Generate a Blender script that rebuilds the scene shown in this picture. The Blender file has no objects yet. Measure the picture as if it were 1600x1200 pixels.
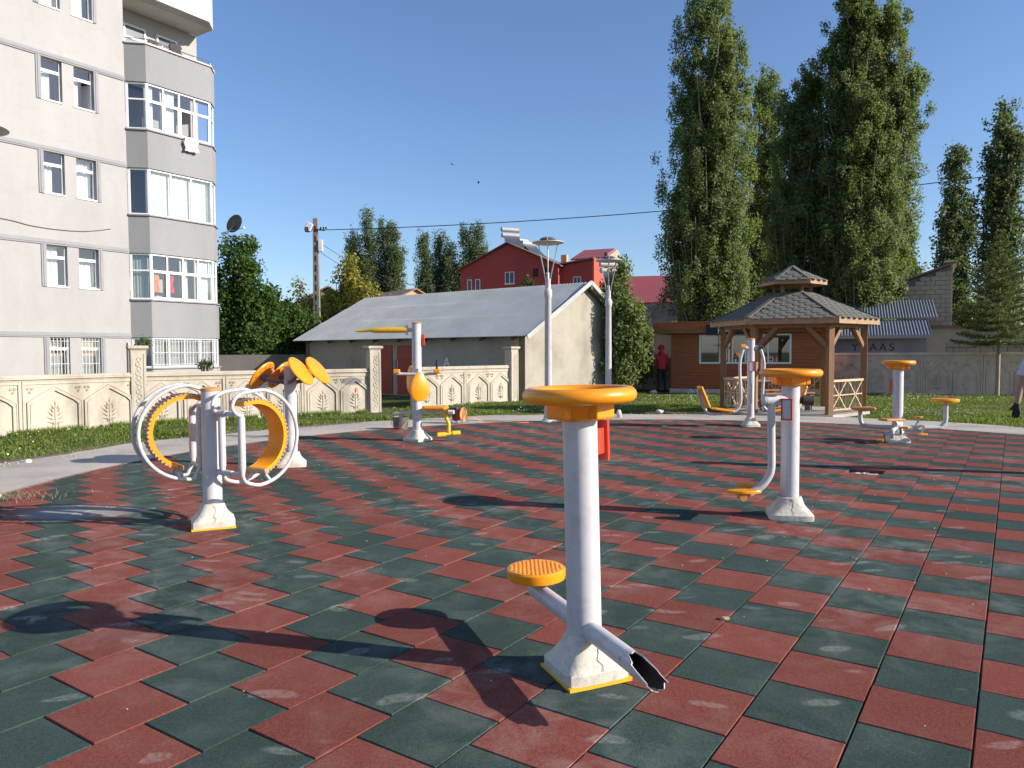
import bpy, bmesh, math, random
import numpy as np
from mathutils import Vector, Matrix
R_ = math.radians
rnd = random.Random(7)
scene = bpy.context.scene
COL = scene.collection

# ------------------------------------------------------------------ camera, sky, sun, exposure
CAM_H, PITCH, ROLL = 1.493, 0.0421, 0.005
cam_data = bpy.data.cameras.new('camera'); cam = bpy.data.objects.new('camera', cam_data); COL.objects.link(cam)
cam_data.sensor_width = 36.0; cam_data.lens = 36.0 * 1161 / 1600; cam_data.clip_end = 3000; cam_data.clip_start = 0.05
_f = Vector((0, math.cos(PITCH), -math.sin(PITCH))); _u = Vector((0, math.sin(PITCH), math.cos(PITCH))); _r = Vector((1, 0, 0))
_rr = _r * math.cos(ROLL) - _u * math.sin(ROLL); _uu = _r * math.sin(ROLL) + _u * math.cos(ROLL)
cam.matrix_world = Matrix(((_rr.x, _uu.x, -_f.x, 0), (_rr.y, _uu.y, -_f.y, 0), (_rr.z, _uu.z, -_f.z, CAM_H), (0, 0, 0, 1)))
scene.camera = cam
scene.render.resolution_x, scene.render.resolution_y = 1024, 768
SUN_EL, SUN_AZ = R_(23.4), R_(105.3)          # azimuth clockwise from +Y
world = bpy.data.worlds.new('World'); scene.world = world; world.use_nodes = True
wn = world.node_tree.nodes; wl = world.node_tree.links
sky = wn.new('ShaderNodeTexSky'); sky.sky_type = 'NISHITA'; sky.sun_disc = False
sky.sun_elevation = SUN_EL; sky.sun_rotation = SUN_AZ; sky.altitude = 600; sky.air_density = 1.15; sky.dust_density = 0.7; sky.ozone_density = 5.0
tint = wn.new('ShaderNodeMix'); tint.data_type = 'RGBA'; tint.blend_type = 'MULTIPLY'; tint.inputs[0].default_value = 1.0; tint.inputs[7].default_value = (1.0, .955, 1.0, 1)
wl.new(sky.outputs[0], tint.inputs[6]); wl.new(tint.outputs[2], wn['Background'].inputs[0]); wn['Background'].inputs[1].default_value = 0.108
sun_d = bpy.data.lights.new('sun', 'SUN'); sun_d.energy = 4.5; sun_d.angle = R_(0.35); sun_d.color = (1.0, 0.925, 0.84)
sun = bpy.data.objects.new('sun', sun_d); COL.objects.link(sun)
sd = Vector((math.sin(SUN_AZ) * math.cos(SUN_EL), math.cos(SUN_AZ) * math.cos(SUN_EL), math.sin(SUN_EL)))
sun.rotation_euler = sd.to_track_quat('Z', 'Y').to_euler(); sun.location = (20, -5, 20)
scene.view_settings.view_transform = 'Standard'; scene.view_settings.look = 'None'; scene.view_settings.gamma = 1.0
scene.view_settings.use_curve_mapping = False; scene.view_settings.exposure = 0.72

# ------------------------------------------------------------------ helpers
class MB:
    def __init__(s): s.v = []; s.f = []
    def add(s, vs, fs):
        o = len(s.v); s.v += [tuple(p) for p in vs]; s.f += [tuple(i + o for i in f) for f in fs]; return s
    def box(s, c, d, rz=0.0, M=None):
        x, y, z = d[0] / 2, d[1] / 2, d[2] / 2
        vs = [Vector(p) for p in ((-x,-y,-z),(x,-y,-z),(x,y,-z),(-x,y,-z),(-x,-y,z),(x,-y,z),(x,y,z),(-x,y,z))]
        m = M if M is not None else Matrix.Rotation(rz, 3, 'Z')
        return s.add([m @ p + Vector(c) for p in vs], [(0,3,2,1),(4,5,6,7),(0,1,5,4),(1,2,6,5),(2,3,7,6),(3,0,4,7)])
    def bx(s, x0, x1, y0, y1, z0, z1):
        return s.box(((x0+x1)/2, (y0+y1)/2, (z0+z1)/2), (x1-x0, y1-y0, z1-z0))
    def beam(s, a, b, w, h, up=(0,0,1)):
        a = Vector(a); b = Vector(b); d = b - a; L = d.length; d.normalize(); u = Vector(up)
        sx = d.cross(u)
        if sx.length < 1e-4: sx = d.cross(Vector((0,1,0)))
        sx.normalize(); uz = sx.cross(d)
        M = Matrix((d, sx, uz)).transposed()
        return s.box((a + b) / 2, (L, w, h), M=M)
    def tube(s, pts, r, n=10, cap=True, closed=False):
        pts = [Vector(p) for p in pts]; N = len(pts)
        rs = r if isinstance(r, (list, tuple)) else [r] * N
        o = len(s.v); prev = None
        for i, p in enumerate(pts):
            if closed: t = pts[(i+1) % N] - pts[i-1]
            else: t = pts[min(i+1, N-1)] - pts[max(i-1, 0)]
            t.normalize()
            if prev is None:
                a = Vector((0,0,1)) if abs(t.z) < .9 else Vector((1,0,0)); u = t.cross(a).normalized()
            else:
                u = (prev - t * prev.dot(t)).normalized()
            prev = u; w = t.cross(u)
            for k in range(n):
                an = 2 * math.pi * k / n; s.v.append(tuple(p + (u * math.cos(an) + w * math.sin(an)) * rs[i]))
        for i in range(N if closed else N - 1):
            for k in range(n):
                a = o + i*n + k; b = o + i*n + (k+1) % n; j = (i+1) % N
                s.f.append((a, b, o + j*n + (k+1) % n, o + j*n + k))
        if cap and not closed:
            s.f.append(tuple(o + k for k in reversed(range(n)))); s.f.append(tuple(o + (N-1)*n + k for k in range(n)))
        return s
    def lathe(s, prof, n=24, c=(0,0,0), M=None, rot=0.0):
        o = len(s.v); c = Vector(c)
        for r, z in prof:
            for k in range(n):
                an = 2 * math.pi * k / n + rot; p = Vector((r * math.cos(an), r * math.sin(an), z))
                if M is not None: p = M @ p
                s.v.append(tuple(p + c))
        for i in range(len(prof) - 1):
            for k in range(n):
                s.f.append((o+i*n+k, o+i*n+(k+1)%n, o+(i+1)*n+(k+1)%n, o+(i+1)*n+k))
        if prof[0][0] > 1e-5: s.f.append(tuple(o + k for k in reversed(range(n))))
        if prof[-1][0] > 1e-5: s.f.append(tuple(o + (len(prof)-1)*n + k for k in range(n)))
        return s
    def prism(s, poly, h0, h1, axis='z'):
        def P(a, b, h): return (a, b, h) if axis == 'z' else ((a, h, b) if axis == 'y' else (h, a, b))
        n = len(poly); vs = [P(a, b, h0) for a, b in poly] + [P(a, b, h1) for a, b in poly]
        fs = [tuple(reversed(range(n))), tuple(range(n, 2*n))] + [(i, (i+1)%n, n+(i+1)%n, n+i) for i in range(n)]
        return s.add(vs, fs)
    def ring(s, inner, outer, h0, h1):   # closed=False strip between two polylines in xz, extruded along y h0->h1 (front h1)
        n = len(inner); o = len(s.v)
        for h in (h0, h1):
            for a, b in inner: s.v.append((a, h, b))
            for a, b in outer: s.v.append((a, h, b))
        for i in range(n - 1):
            I0, I1, O0, O1 = o+i, o+i+1, o+n+i, o+n+i+1; d = 2*n
            s.f += [(I0+d, I1+d, O1+d, O0+d), (I0, I1, I1+d, I0+d), (O0, O0+d, O1+d, O1)]
        return s
    def quad(s, a, b, c, d): return s.add([a, b, c, d], [(0,1,2,3)])
    def mesh(s, name, smooth=None):
        me = bpy.data.meshes.new(name); me.from_pydata(s.v, [], s.f)
        bm = bmesh.new(); bm.from_mesh(me); bmesh.ops.recalc_face_normals(bm, faces=bm.faces); bm.to_mesh(me); bm.free()
        if smooth is not None:
            me.polygons.foreach_set('use_smooth', [True] * len(me.polygons)); me.set_sharp_from_angle(angle=R_(smooth))
        return me
    def build(s, name, m, parent=None, smooth=None, bevel=0, label=None, loc=None):
        me = s.mesh(name, smooth); me.materials.append(m)
        o = bpy.data.objects.new(name, me); COL.objects.link(o)
        if parent: o.parent = parent
        if loc is not None: o.location = loc
        if bevel:
            b = o.modifiers.new('bevel', 'BEVEL'); b.width = bevel; b.segments = 2; b.limit_method = 'ANGLE'; b.angle_limit = R_(40)
        if label: o['label'] = label
        return o

def tag(o, label=None, cat=None, group=None, kind=None):
    if label: o['label'] = label
    if cat: o['category'] = cat
    if group: o['group'] = group
    if kind: o['kind'] = kind
    return o
def empty(name, loc=(0,0,0), rz=0.0, label=None, cat=None, group=None, parent=None):
    o = bpy.data.objects.new(name, None); COL.objects.link(o); o.location = loc; o.rotation_euler = (0, 0, rz)
    o.empty_display_size = .1
    if parent: o.parent = parent
    return tag(o, label, cat, group)
def copy_tree(o, parent=None):
    c = o.copy(); COL.objects.link(c); c.parent = parent
    for ch in list(o.children): copy_tree(ch, c)
    return c
def inst(name, me, parent, loc, rz=0.0, M=None):
    o = bpy.data.objects.new(name, me); COL.objects.link(o); o.parent = parent
    if M is not None: o.matrix_local = M
    else: o.location = loc; o.rotation_euler = (0, 0, rz)
    return o
def arc(cx, cy, r, a0, a1, n):
    return [(cx + r * math.cos(R_(a0 + (a1-a0)*i/n)), cy + r * math.sin(R_(a0 + (a1-a0)*i/n))) for i in range(n+1)]
def smooth_path(pts, k=6):
    P = [Vector(p) for p in pts]; out = []
    for i in range(len(P)-1):
        p0 = P[max(i-1,0)]; p1 = P[i]; p2 = P[i+1]; p3 = P[min(i+2,len(P)-1)]
        for j in range(k):
            t = j / k
            out.append(.5*((2*p1)+(-p0+p2)*t+(2*p0-5*p1+4*p2-p3)*t*t+(-p0+3*p1-3*p2+p3)*t**3))
    return out + [P[-1]]

# ------------------------------------------------------------------ materials
def newmat(name):
    m = bpy.data.materials.new(name); m.use_nodes = True; nt = m.node_tree; return m, nt, nt.nodes['Principled BSDF']
def N(nt, t, **k):
    n = nt.nodes.new(t)
    for a, b in k.items(): setattr(n, a, b)
    return n
def ramp(nt, src, stops):
    r = N(nt, 'ShaderNodeValToRGB'); e = r.color_ramp.elements
    e[0].position, e[0].color = stops[0][0], (*stops[0][1], 1); e[1].position, e[1].color = stops[-1][0], (*stops[-1][1], 1)
    for p, c in stops[1:-1]:
        x = e.new(p); x.color = (*c, 1)
    nt.links.new(src, r.inputs[0]); return r.outputs[0]
def noise(nt, vec, scale, detail=4, rough=.55, dist=0.0):
    n = N(nt, 'ShaderNodeTexNoise'); n.inputs['Scale'].default_value = scale; n.inputs['Detail'].default_value = detail
    n.inputs['Roughness'].default_value = rough; n.inputs['Distortion'].default_value = dist
    if vec is not None: nt.links.new(vec, n.inputs['Vector'])
    return n.outputs['Fac']
def mixc(nt, fac, a, b, mode='MIX'):
    m = N(nt, 'ShaderNodeMix', data_type='RGBA', blend_type=mode)
    for s, i in ((fac, 0), (a, 6), (b, 7)):
        if isinstance(s, (int, float)): m.inputs[i].default_value = s
        elif isinstance(s, tuple): m.inputs[i].default_value = (*s, 1)
        else: nt.links.new(s, m.inputs[i])
    return m.outputs[2]
def math_(nt, op, a, b=0.0, clamp=False):
    m = N(nt, 'ShaderNodeMath', operation=op, use_clamp=clamp)
    for i, s in enumerate((a, b)):
        if isinstance(s, (int, float)): m.inputs[i].default_value = s
        else: nt.links.new(s, m.inputs[i])
    return m.outputs[0]
def bump(nt, bs, h, strength=.3, dist=.01):
    b = N(nt, 'ShaderNodeBump'); b.inputs['Strength'].default_value = strength; b.inputs['Distance'].default_value = dist
    nt.links.new(h, b.inputs['Height']); nt.links.new(b.outputs[0], bs.inputs['Normal'])
def worldpos(nt): return N(nt, 'ShaderNodeNewGeometry').outputs['Position']
def objpos(nt): return N(nt, 'ShaderNodeTexCoord').outputs['Object']
def mapping(nt, vec, sc=(1,1,1), rot=(0,0,0), loc=(0,0,0)):
    m = N(nt, 'ShaderNodeMapping'); m.inputs['Scale'].default_value = sc; m.inputs['Rotation'].default_value = rot; m.inputs['Location'].default_value = loc
    nt.links.new(vec, m.inputs['Vector']); return m.outputs[0]
def basic(name, c, rough=.6, var=.12, scale=3.0, dirt=None, dirt_amt=.35, bumpk=0.0, bscale=40, metal=0.0, spec=.5, coat=0.0, stretch=(1,1,1)):
    m, nt, bs = newmat(name); p = mapping(nt, worldpos(nt), stretch)
    n1 = noise(nt, p, scale, 6, .6); lo = tuple(x * (1 - var) for x in c); hi = tuple(min(1, x * (1 + var)) for x in c)
    col = ramp(nt, n1, [(.3, lo), (.7, hi)])
    if dirt:
        n2 = noise(nt, p, scale * 2.7, 8, .7, .6)
        fac = math_(nt, 'MULTIPLY', ramp(nt, n2, [(.5, (0,0,0)), (.72, (1,1,1))]), dirt_amt)
        col = mixc(nt, fac, col, dirt)
    nt.links.new(col, bs.inputs['Base Color']); bs.inputs['Roughness'].default_value = rough; bs.inputs['Metallic'].default_value = metal
    bs.inputs['Specular IOR Level'].default_value = spec; bs.inputs['Coat Weight'].default_value = coat
    if bumpk: bump(nt, bs, noise(nt, worldpos(nt), bscale, 6, .6), bumpk, .02)
    return m
MAT = {}
M_ = MAT
M_['post'] = basic('post_paint', (.56,.55,.545), .42, .05, 3.2, (.36,.30,.23), .45, .03, 200)
M_['tube'] = basic('tube_paint', (.53,.52,.515), .42, .07, 6, (.30,.24,.18), .5)
M_['darktube'] = basic('dark_tube', (.15,.13,.14), .45, .1, 8)
M_['yellow'] = basic('yellow_plastic', (.90,.31,.008), .32, .06, 5, (.70,.22,.02), .35, 0, coat=.1)
M_['orange'] = basic('weathered_orange_plastic', (.62,.26,.06), .45, .15, 9, (.36,.22,.12), .6)
M_['lemon'] = basic('lemon_paint', (.80,.45,.015), .45, .08, 14, (.4,.27,.1), .5)
M_['plinth'] = basic('plinth_plastic', (.62,.56,.46), .6, .1, 9, (.28,.22,.15), .6, .25, 30)
M_['brownworn'] = basic('worn_band', (.42,.27,.16), .7, .2, 14, (.25,.17,.11), .5)
M_['red'] = basic('red_plastic', (.62,.05,.02), .4, .08, 6)
M_['black'] = basic('black_rubber', (.012,.012,.013), .6, .1, 6)
M_['steel'] = basic('steel', (.45,.45,.45), .35, .1, 9, metal=.9)
M_['inside'] = basic('rusty_pipe_inside', (.06,.03,.02), .9, .3, 30)
M_['paper'] = basic('sign_paper', (.55,.53,.55), .5, .12, 30, (.3,.3,.32), .5)
M_['concrete'] = None
def concrete(name, c, dark, sc=1.0, streak=False, bk=.35, grit=.12):
    m, nt, bs = newmat(name); p = worldpos(nt)
    a = noise(nt, mapping(nt, p, (sc, sc, sc*(.35 if streak else 1))), .9, 8, .65); b = noise(nt, p, 9*sc, 8, .7); d = noise(nt, p, 60*sc, 4, .6)
    col = ramp(nt, a, [(.28, dark), (.5, c), (.75, tuple(min(1, x*1.15) for x in c))])
    col = mixc(nt, math_(nt, 'MULTIPLY', ramp(nt, b, [(.52, (0,0,0)), (.7, (1,1,1))]), .35), col, dark)
    col = mixc(nt, grit, col, ramp(nt, d, [(.3, (0,0,0)), (.7, (1,1,1))]), 'OVERLAY')
    nt.links.new(col, bs.inputs['Base Color']); bs.inputs['Roughness'].default_value = .92; bs.inputs['Specular IOR Level'].default_value = .2
    bump(nt, bs, math_(nt, 'ADD', b, d), bk, .012); return m
M_['cast'] = concrete('cast_stone', (.475,.42,.335), (.28,.245,.19), 1.5, True)
M_['castgrey'] = concrete('cast_stone_grey', (.66,.51,.39), (.44,.33,.24), 1.5)
M_['path'] = concrete('path_concrete', (.45,.405,.345), (.32,.28,.225), .9)
M_['slab'] = concrete('glue_slab', (.52,.48,.42), (.3,.27,.22), 2)
M_['render_white'] = concrete('white_render', (.375,.362,.342), (.31,.297,.28), .35, True, .05, .03)
M_['render_grey'] = concrete('grey_render', (.27,.268,.268), (.235,.232,.232), .4, True, .06, .03)
M_['trim_grey'] = basic('grey_trim', (.27,.265,.275), .8, .08, 2)
M_['render_barn'] = concrete('barn_render', (.365,.33,.265), (.25,.225,.18), .7, False, .5)
M_['render_dark'] = concrete('dark_render', (.20,.18,.16), (.12,.11,.10), .8)
M_['mud'] = concrete('mud_render', (.42,.30,.17), (.30,.21,.12), .8)
M_['peach'] = concrete('peach_render', (.62,.36,.20), (.5,.3,.17), .8)
M_['redwall'] = basic('red_wall', (.38,.062,.045), .85, .1, .5, (.34,.07,.05), .5)
M_['orangewall'] = basic('orange_wall', (.62,.09,.045), .85, .08, .6)
M_['blockwall'] = concrete('block_stone', (.40,.33,.25), (.28,.22,.16), 1.2)
M_['white'] = basic('white_pvc', (.74,.74,.73), .4, .04, 3)
M_['soffit'] = basic('soffit', (.60,.56,.50), .85, .06, 2)
M_['curtain'] = basic('curtain', (.72,.70,.66), .9, .06, 6)
M_['curtain_grey'] = basic('net_curtain', (.42,.40,.38), .9, .15, 8, stretch=(4,4,.6))
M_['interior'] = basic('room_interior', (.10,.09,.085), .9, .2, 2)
M_['cloth'] = basic('cloth_white', (.62,.58,.55), .95, .1, 10)
M_['clothdark'] = basic('cloth_dark', (.06,.055,.06), .95, .2, 10)
M_['clothred'] = basic('cloth_red', (.5,.03,.06), .95, .2, 10)
M_['clothorange'] = basic('cloth_orange', (.55,.17,.08), .95, .2, 10)
M_['wood'] = basic('cedar_post', (.235,.115,.045), .6, .2, 5, (.16,.08,.04), .4, .1, 40, stretch=(6,6,.7))
M_['woodlight'] = basic('pale_slat', (.56,.40,.24), .7, .15, 6, (.35,.24,.14), .3)
M_['fascia'] = basic('fascia_board', (.36,.22,.12), .7, .25, 5, (.22,.14,.09), .5, stretch=(1,1,6))
M_['kiosk'] = basic('stained_plank', (.36,.112,.046), .7, .2, 3, (.20,.06,.026), .5, .1, 50, spec=.2, stretch=(.6,.6,8))
M_['shingle'] = None
M_['zinc'] = basic('zinc_sheet', (.37,.385,.375), .6, .12, .9, (.27,.265,.25), .6, metal=.2)
M_['bluezinc'] = basic('blue_zinc_sheet', (.19,.21,.235), .5, .12, 1.0, (.14,.16,.19), .5, metal=.3)
M_['rust'] = basic('rusty_sheet', (.30,.17,.10), .75, .3, .8, (.42,.33,.25), .6)
M_['roofred'] = basic('red_sheet_roof', (.30,.07,.075), .6, .08, .6)
M_['roofbrown'] = basic('brown_sheet_roof', (.20,.12,.08), .7, .2, .7)
M_['doorred'] = basic('red_iron_door', (.30,.045,.028), .6, .15, 2, (.16,.04,.03), .5)
M_['bark'] = basic('bark', (.20,.15,.10), .9, .3, 8, None, 0, .6, 25, stretch=(3,3,.6))
M_['palebark'] = basic('pale_bark', (.34,.27,.19), .9, .25, 8, None, 0, .5, 25, stretch=(3,3,.6))
M_['concpole'] = basic('concrete_pole', (.22,.19,.17), .9, .15, 3)
M_['panelglass'] = basic('collector_glass', (.06,.07,.085), .25, .1, 2)
M_['skin'] = basic('skin', (.36,.19,.125), .55, .08, 20)
M_['stone'] = basic('pale_stone', (.55,.52,.48), .9, .1, 12)
M_['bucket'] = basic('bucket_metal', (.15,.145,.135), .5, .25, 9, (.08,.06,.05), .5, metal=.4)

def glass(name, tint=(.9,.95,.95), refl=.22):
    m, nt, bs = newmat(name); nt.nodes.remove(bs); out = nt.nodes['Material Output']
    t = N(nt, 'ShaderNodeBsdfTransparent'); t.inputs[0].default_value = (*tint, 1)
    g = N(nt, 'ShaderNodeBsdfGlossy'); g.inputs['Roughness'].default_value = .02; g.inputs[0].default_value = (.9,.93,.95,1)
    lw = N(nt, 'ShaderNodeLayerWeight'); lw.inputs[0].default_value = .35
    f = math_(nt, 'ADD', math_(nt, 'MULTIPLY', lw.outputs['Fresnel'], .6), refl, True)
    mx = N(nt, 'ShaderNodeMixShader'); nt.links.new(f, mx.inputs[0]); nt.links.new(t.outputs[0], mx.inputs[1]); nt.links.new(g.outputs[0], mx.inputs[2])
    nt.links.new(mx.outputs[0], out.inputs[0]); return m
M_['glass'] = glass('window_glass', refl=.10); M_['glassdark'] = glass('dark_window_glass', (.45,.5,.5), .2)

def tile_mat(name, c, dustc):
    m, nt, bs = newmat(name); p = worldpos(nt)
    oi = N(nt, 'ShaderNodeObjectInfo').outputs['Random']
    gi = N(nt, 'ShaderNodeNewGeometry').outputs['Random Per Island']
    rv = math_(nt, 'FRACT', math_(nt, 'ADD', oi, gi))
    col = mixc(nt, rv, tuple(x*.86 for x in c), tuple(x*1.14 for x in c))
    grain = noise(nt, p, 190, 3, .9)
    coarse = noise(nt, p, 62, 4, .8)
    col = mixc(nt, .45, col, ramp(nt, coarse, [(.36, (.2,.2,.2)), (.64, (.8,.8,.8))]), 'OVERLAY')
    col = mixc(nt, .5, col, ramp(nt, grain, [(.36, (.12,.12,.12)), (.62, (.80,.80,.80))]), 'OVERLAY')
    big = noise(nt, p, .55, 5, .6); mid = noise(nt, p, 4.5, 7, .65, .5)
    d1 = math_(nt, 'MULTIPLY', ramp(nt, big, [(.40, (0,0,0)), (.68, (1,1,1))]), ramp(nt, mid, [(.42, (0,0,0)), (.75, (1,1,1))]))
    # shoe-print like dust patches: stretched voronoi cells, only some of them filled
    wv = N(nt, 'ShaderNodeVectorMath', operation='ADD'); nz = N(nt, 'ShaderNodeTexNoise'); nz.inputs['Scale'].default_value = 1.3
    nt.links.new(p, nz.inputs['Vector']); sc = N(nt, 'ShaderNodeVectorMath', operation='SCALE'); sc.inputs[3].default_value = .5
    nt.links.new(nz.outputs['Color'], sc.inputs[0]); nt.links.new(p, wv.inputs[0]); nt.links.new(sc.outputs[0], wv.inputs[1])
    tot = None
    for rot, off in ((.5, 0), (-.7, 7.3)):
        mp = mapping(nt, wv.outputs[0], (2.7, 6.6, 0), (0, 0, rot), (off, off, 0))
        vo = N(nt, 'ShaderNodeTexVoronoi'); vo.inputs['Scale'].default_value = 1.0; nt.links.new(mp, vo.inputs['Vector'])
        sep = N(nt, 'ShaderNodeSeparateColor'); nt.links.new(vo.outputs['Color'], sep.inputs[0])
        pr = math_(nt, 'MULTIPLY', ramp(nt, vo.outputs['Distance'], [(.20, (1,1,1)), (.27, (0,0,0))]), math_(nt, 'GREATER_THAN', sep.outputs[0], .80))
        tot = pr if tot is None else math_(nt, 'MAXIMUM', tot, pr)
    fine = noise(nt, p, 38, 4, .7)
    pr = math_(nt, 'MULTIPLY', math_(nt, 'MULTIPLY', tot, ramp(nt, fine, [(.35, (.15,.15,.15)), (.66, (1,1,1))])), .5)
    specks = ramp(nt, noise(nt, p, 95, 2, .5), [(.70, (0,0,0)), (.76, (1,1,1))])
    dust = math_(nt, 'ADD', math_(nt, 'ADD', math_(nt, 'ADD', math_(nt, 'MULTIPLY', d1, .55), .03), pr), math_(nt, 'MULTIPLY', specks, .16), True)
    col = mixc(nt, dust, col, dustc)
    # pale grey spill on the tiles at the left
    mp = mapping(nt, p, (1/.75, 1/.42, 0), (0, 0, 0), (4.15/.75, -7.0/.42, 0)); ln = N(nt, 'ShaderNodeVectorMath', operation='LENGTH'); nt.links.new(mp, ln.inputs[0])
    sp = ramp(nt, math_(nt, 'MULTIPLY', math_(nt, 'ADD', ln.outputs['Value'], math_(nt, 'MULTIPLY', mid, 1.1)), .4), [(.42, (1,1,1)), (.60, (0,0,0))])
    col = mixc(nt, math_(nt, 'MULTIPLY', sp, ramp(nt, grain, [(.38, (.25,.25,.25)), (.55, (.85,.85,.85))])), col, (.38,.38,.37))
    nt.links.new(col, bs.inputs['Base Color']); bs.inputs['Roughness'].default_value = .95; bs.inputs['Specular IOR Level'].default_value = .07
    bump(nt, bs, grain, .8, .005); return m
M_['tilered'] = tile_mat('red_rubber', (.205,.056,.041), (.42,.33,.285))
M_['tilegreen'] = tile_mat('green_rubber', (.035,.062,.052), (.32,.335,.30))

def leaf_mat(name, cols, trans=.35, rough=.45):
    m, nt, bs = newmat(name); out = nt.nodes['Material Output']
    g = N(nt, 'ShaderNodeNewGeometry'); big = noise(nt, g.outputs['Position'], .55, 3, .5)
    f = math_(nt, 'ADD', math_(nt, 'MULTIPLY', g.outputs['Random Per Island'], .65), math_(nt, 'MULTIPLY', big, .35))
    col = ramp(nt, f, [(i / (len(cols)-1) * .8 + .1, c) for i, c in enumerate(cols)])
    nt.links.new(col, bs.inputs['Base Color']); bs.inputs['Roughness'].default_value = max(rough, .55); bs.inputs['Specular IOR Level'].default_value = .2
    tr = N(nt, 'ShaderNodeBsdfTranslucent'); nt.links.new(mixc(nt, .5, col, (.25,.33,.03)), tr.inputs[0])
    mx = N(nt, 'ShaderNodeMixShader'); mx.inputs[0].default_value = trans
    nt.links.new(bs.outputs[0], mx.inputs[1]); nt.links.new(tr.outputs[0], mx.inputs[2]); nt.links.new(mx.outputs[0], out.inputs[0]); return m
M_['poplar'] = leaf_mat('poplar_leaf', [(.075,.12,.034), (.135,.19,.056), (.19,.24,.085), (.26,.29,.14)], .45, .4)
M_['poplar2'] = leaf_mat('poplar_leaf_far', [(.075,.105,.042), (.11,.15,.058), (.155,.19,.085)], .4)
M_['greenleaf'] = leaf_mat('green_leaf', [(.03,.07,.018), (.055,.11,.025), (.09,.16,.04)], .35)
M_['paleleaf'] = leaf_mat('pale_green_leaf', [(.08,.13,.035), (.12,.17,.05), (.18,.22,.08)], .35)
M_['yellowleaf'] = leaf_mat('yellow_leaf', [(.15,.16,.03), (.30,.27,.04), (.42,.35,.06), (.36,.28,.12)], .4)
M_['needle'] = leaf_mat('spruce_needle', [(.08,.095,.028), (.13,.15,.05), (.19,.20,.075)], .25)
M_['grass'] = leaf_mat('grass_blade', [(.085,.15,.022), (.14,.22,.035), (.20,.28,.055), (.30,.29,.11)], .4, .5)
M_['clover'] = leaf_mat('clover_flower', [(.5,.5,.38), (.62,.62,.48), (.7,.68,.55)], .2)
# ------------------------------------------------------------------ ground, path, rubber paving
CX, CY, RT, RP = 2.5, 8.41, 8.0, 9.75
def soil_mat():
    m, nt, bs = newmat('soil_and_turf'); p = worldpos(nt)
    a = noise(nt, p, .35, 6, .6); b = noise(nt, p, 7, 8, .7); c = noise(nt, p, 70, 3, .6)
    soil = ramp(nt, b, [(.3, (.17,.125,.08)), (.7, (.32,.25,.17))]); turf = ramp(nt, b, [(.3, (.035,.055,.014)), (.7, (.085,.11,.03))])
    d = N(nt, 'ShaderNodeVectorMath', operation='DISTANCE'); nt.links.new(mapping(nt, p, (1,1,0)), d.inputs[0]); d.inputs[1].default_value = (CX, CY, 0)
    near = ramp(nt, math_(nt, 'ADD', math_(nt, 'MULTIPLY', d.outputs['Value'], .05), math_(nt, 'MULTIPLY', b, .05)), [(.515, (0,0,0)), (.56, (1,1,1))])
    f = math_(nt, 'MULTIPLY', near, ramp(nt, a, [(.30, (.2,.2,.2)), (.5, (1,1,1))]))
    col = mixc(nt, f, soil, turf); nt.links.new(col, bs.inputs['Base Color']); bs.inputs['Roughness'].default_value = 1
    bs.inputs['Specular IOR Level'].default_value = .1; bump(nt, bs, math_(nt, 'ADD', b, c), .6, .03); return m
g = MB(); NG = 48
gv = []
for i in range(NG + 1):
    for j in range(NG + 1):
        x = -1 + 2*i/NG; y = -1 + 2*j/NG
        X = math.copysign(abs(x)**2.2, x) * 900 + CX; Y = math.copysign(abs(y)**2.2, y) * 900 + CY
        d = math.hypot(X - CX, Y - CY)
        gv.append((X, Y, -.045 if d < 30 else -.045))
gf = [(i*(NG+1)+j, (i+1)*(NG+1)+j, (i+1)*(NG+1)+j+1, i*(NG+1)+j+1) for i in range(NG) for j in range(NG)]
# leave a round pit under the paving: keep the sheet but lower the few inner vertices
gv = [(x, y, -.12 if math.hypot(x-CX, y-CY) < 7.0 else z) for x, y, z in gv]
g.add(gv, gf); tag(g.build('ground', soil_mat()), kind='structure')
b = MB(); b.lathe([(.01, -.045), (RT + .02, -.045)], 96, (CX, CY, 0)); b.f = b.f[:-2]
tag(b.build('paving_base', M_['slab']), kind='structure')
# ring path: cast bays with thin joints
prng = random.Random(3)
path = MB(); nb = 64; ve = []
for k in range(nb * 3):
    a = 2*math.pi*k/(nb*3); ro = RP + .10*math.sin(a*7+1) + .07*math.sin(a*23+2) + prng.uniform(-.06, .06)
    ve.append((a, ro))
n3 = len(ve)
prof = []
for a, ro in ve:
    ca, sa = math.cos(a), math.sin(a)
    for r, z in ((RT+.02, -.045), (RT+.02, -.004), (RT+.10, .0), ((RT+ro)/2, -.004), (ro-.04, -.012), (ro, -.06)):
        prof.append((CX + r*ca, CY + r*sa, z))
path.add(prof, [(k*6+i, ((k+1)%n3)*6+i, ((k+1)%n3)*6+i+1, k*6+i+1) for k in range(n3) for i in range(5)])
tag(path.build('path', M_['path'], smooth=30), kind='structure')
# thin edging line between tiles and path
ed = MB()
for k in range(120):
    a0, a1 = 2*math.pi*k/120, 2*math.pi*(k+1)/120 - .002
    P = [(CX+r*math.cos(a), CY+r*math.sin(a)) for r, a in ((RT-.015, a0), (RT+.018, a0), (RT+.018, a1), (RT-.015, a1))]
    ed.prism(P, -.04, .004)
tag(ed.build('edging_strip', basic('edging', (.25,.16,.12), .9, .2, 5)), kind='structure')

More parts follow.
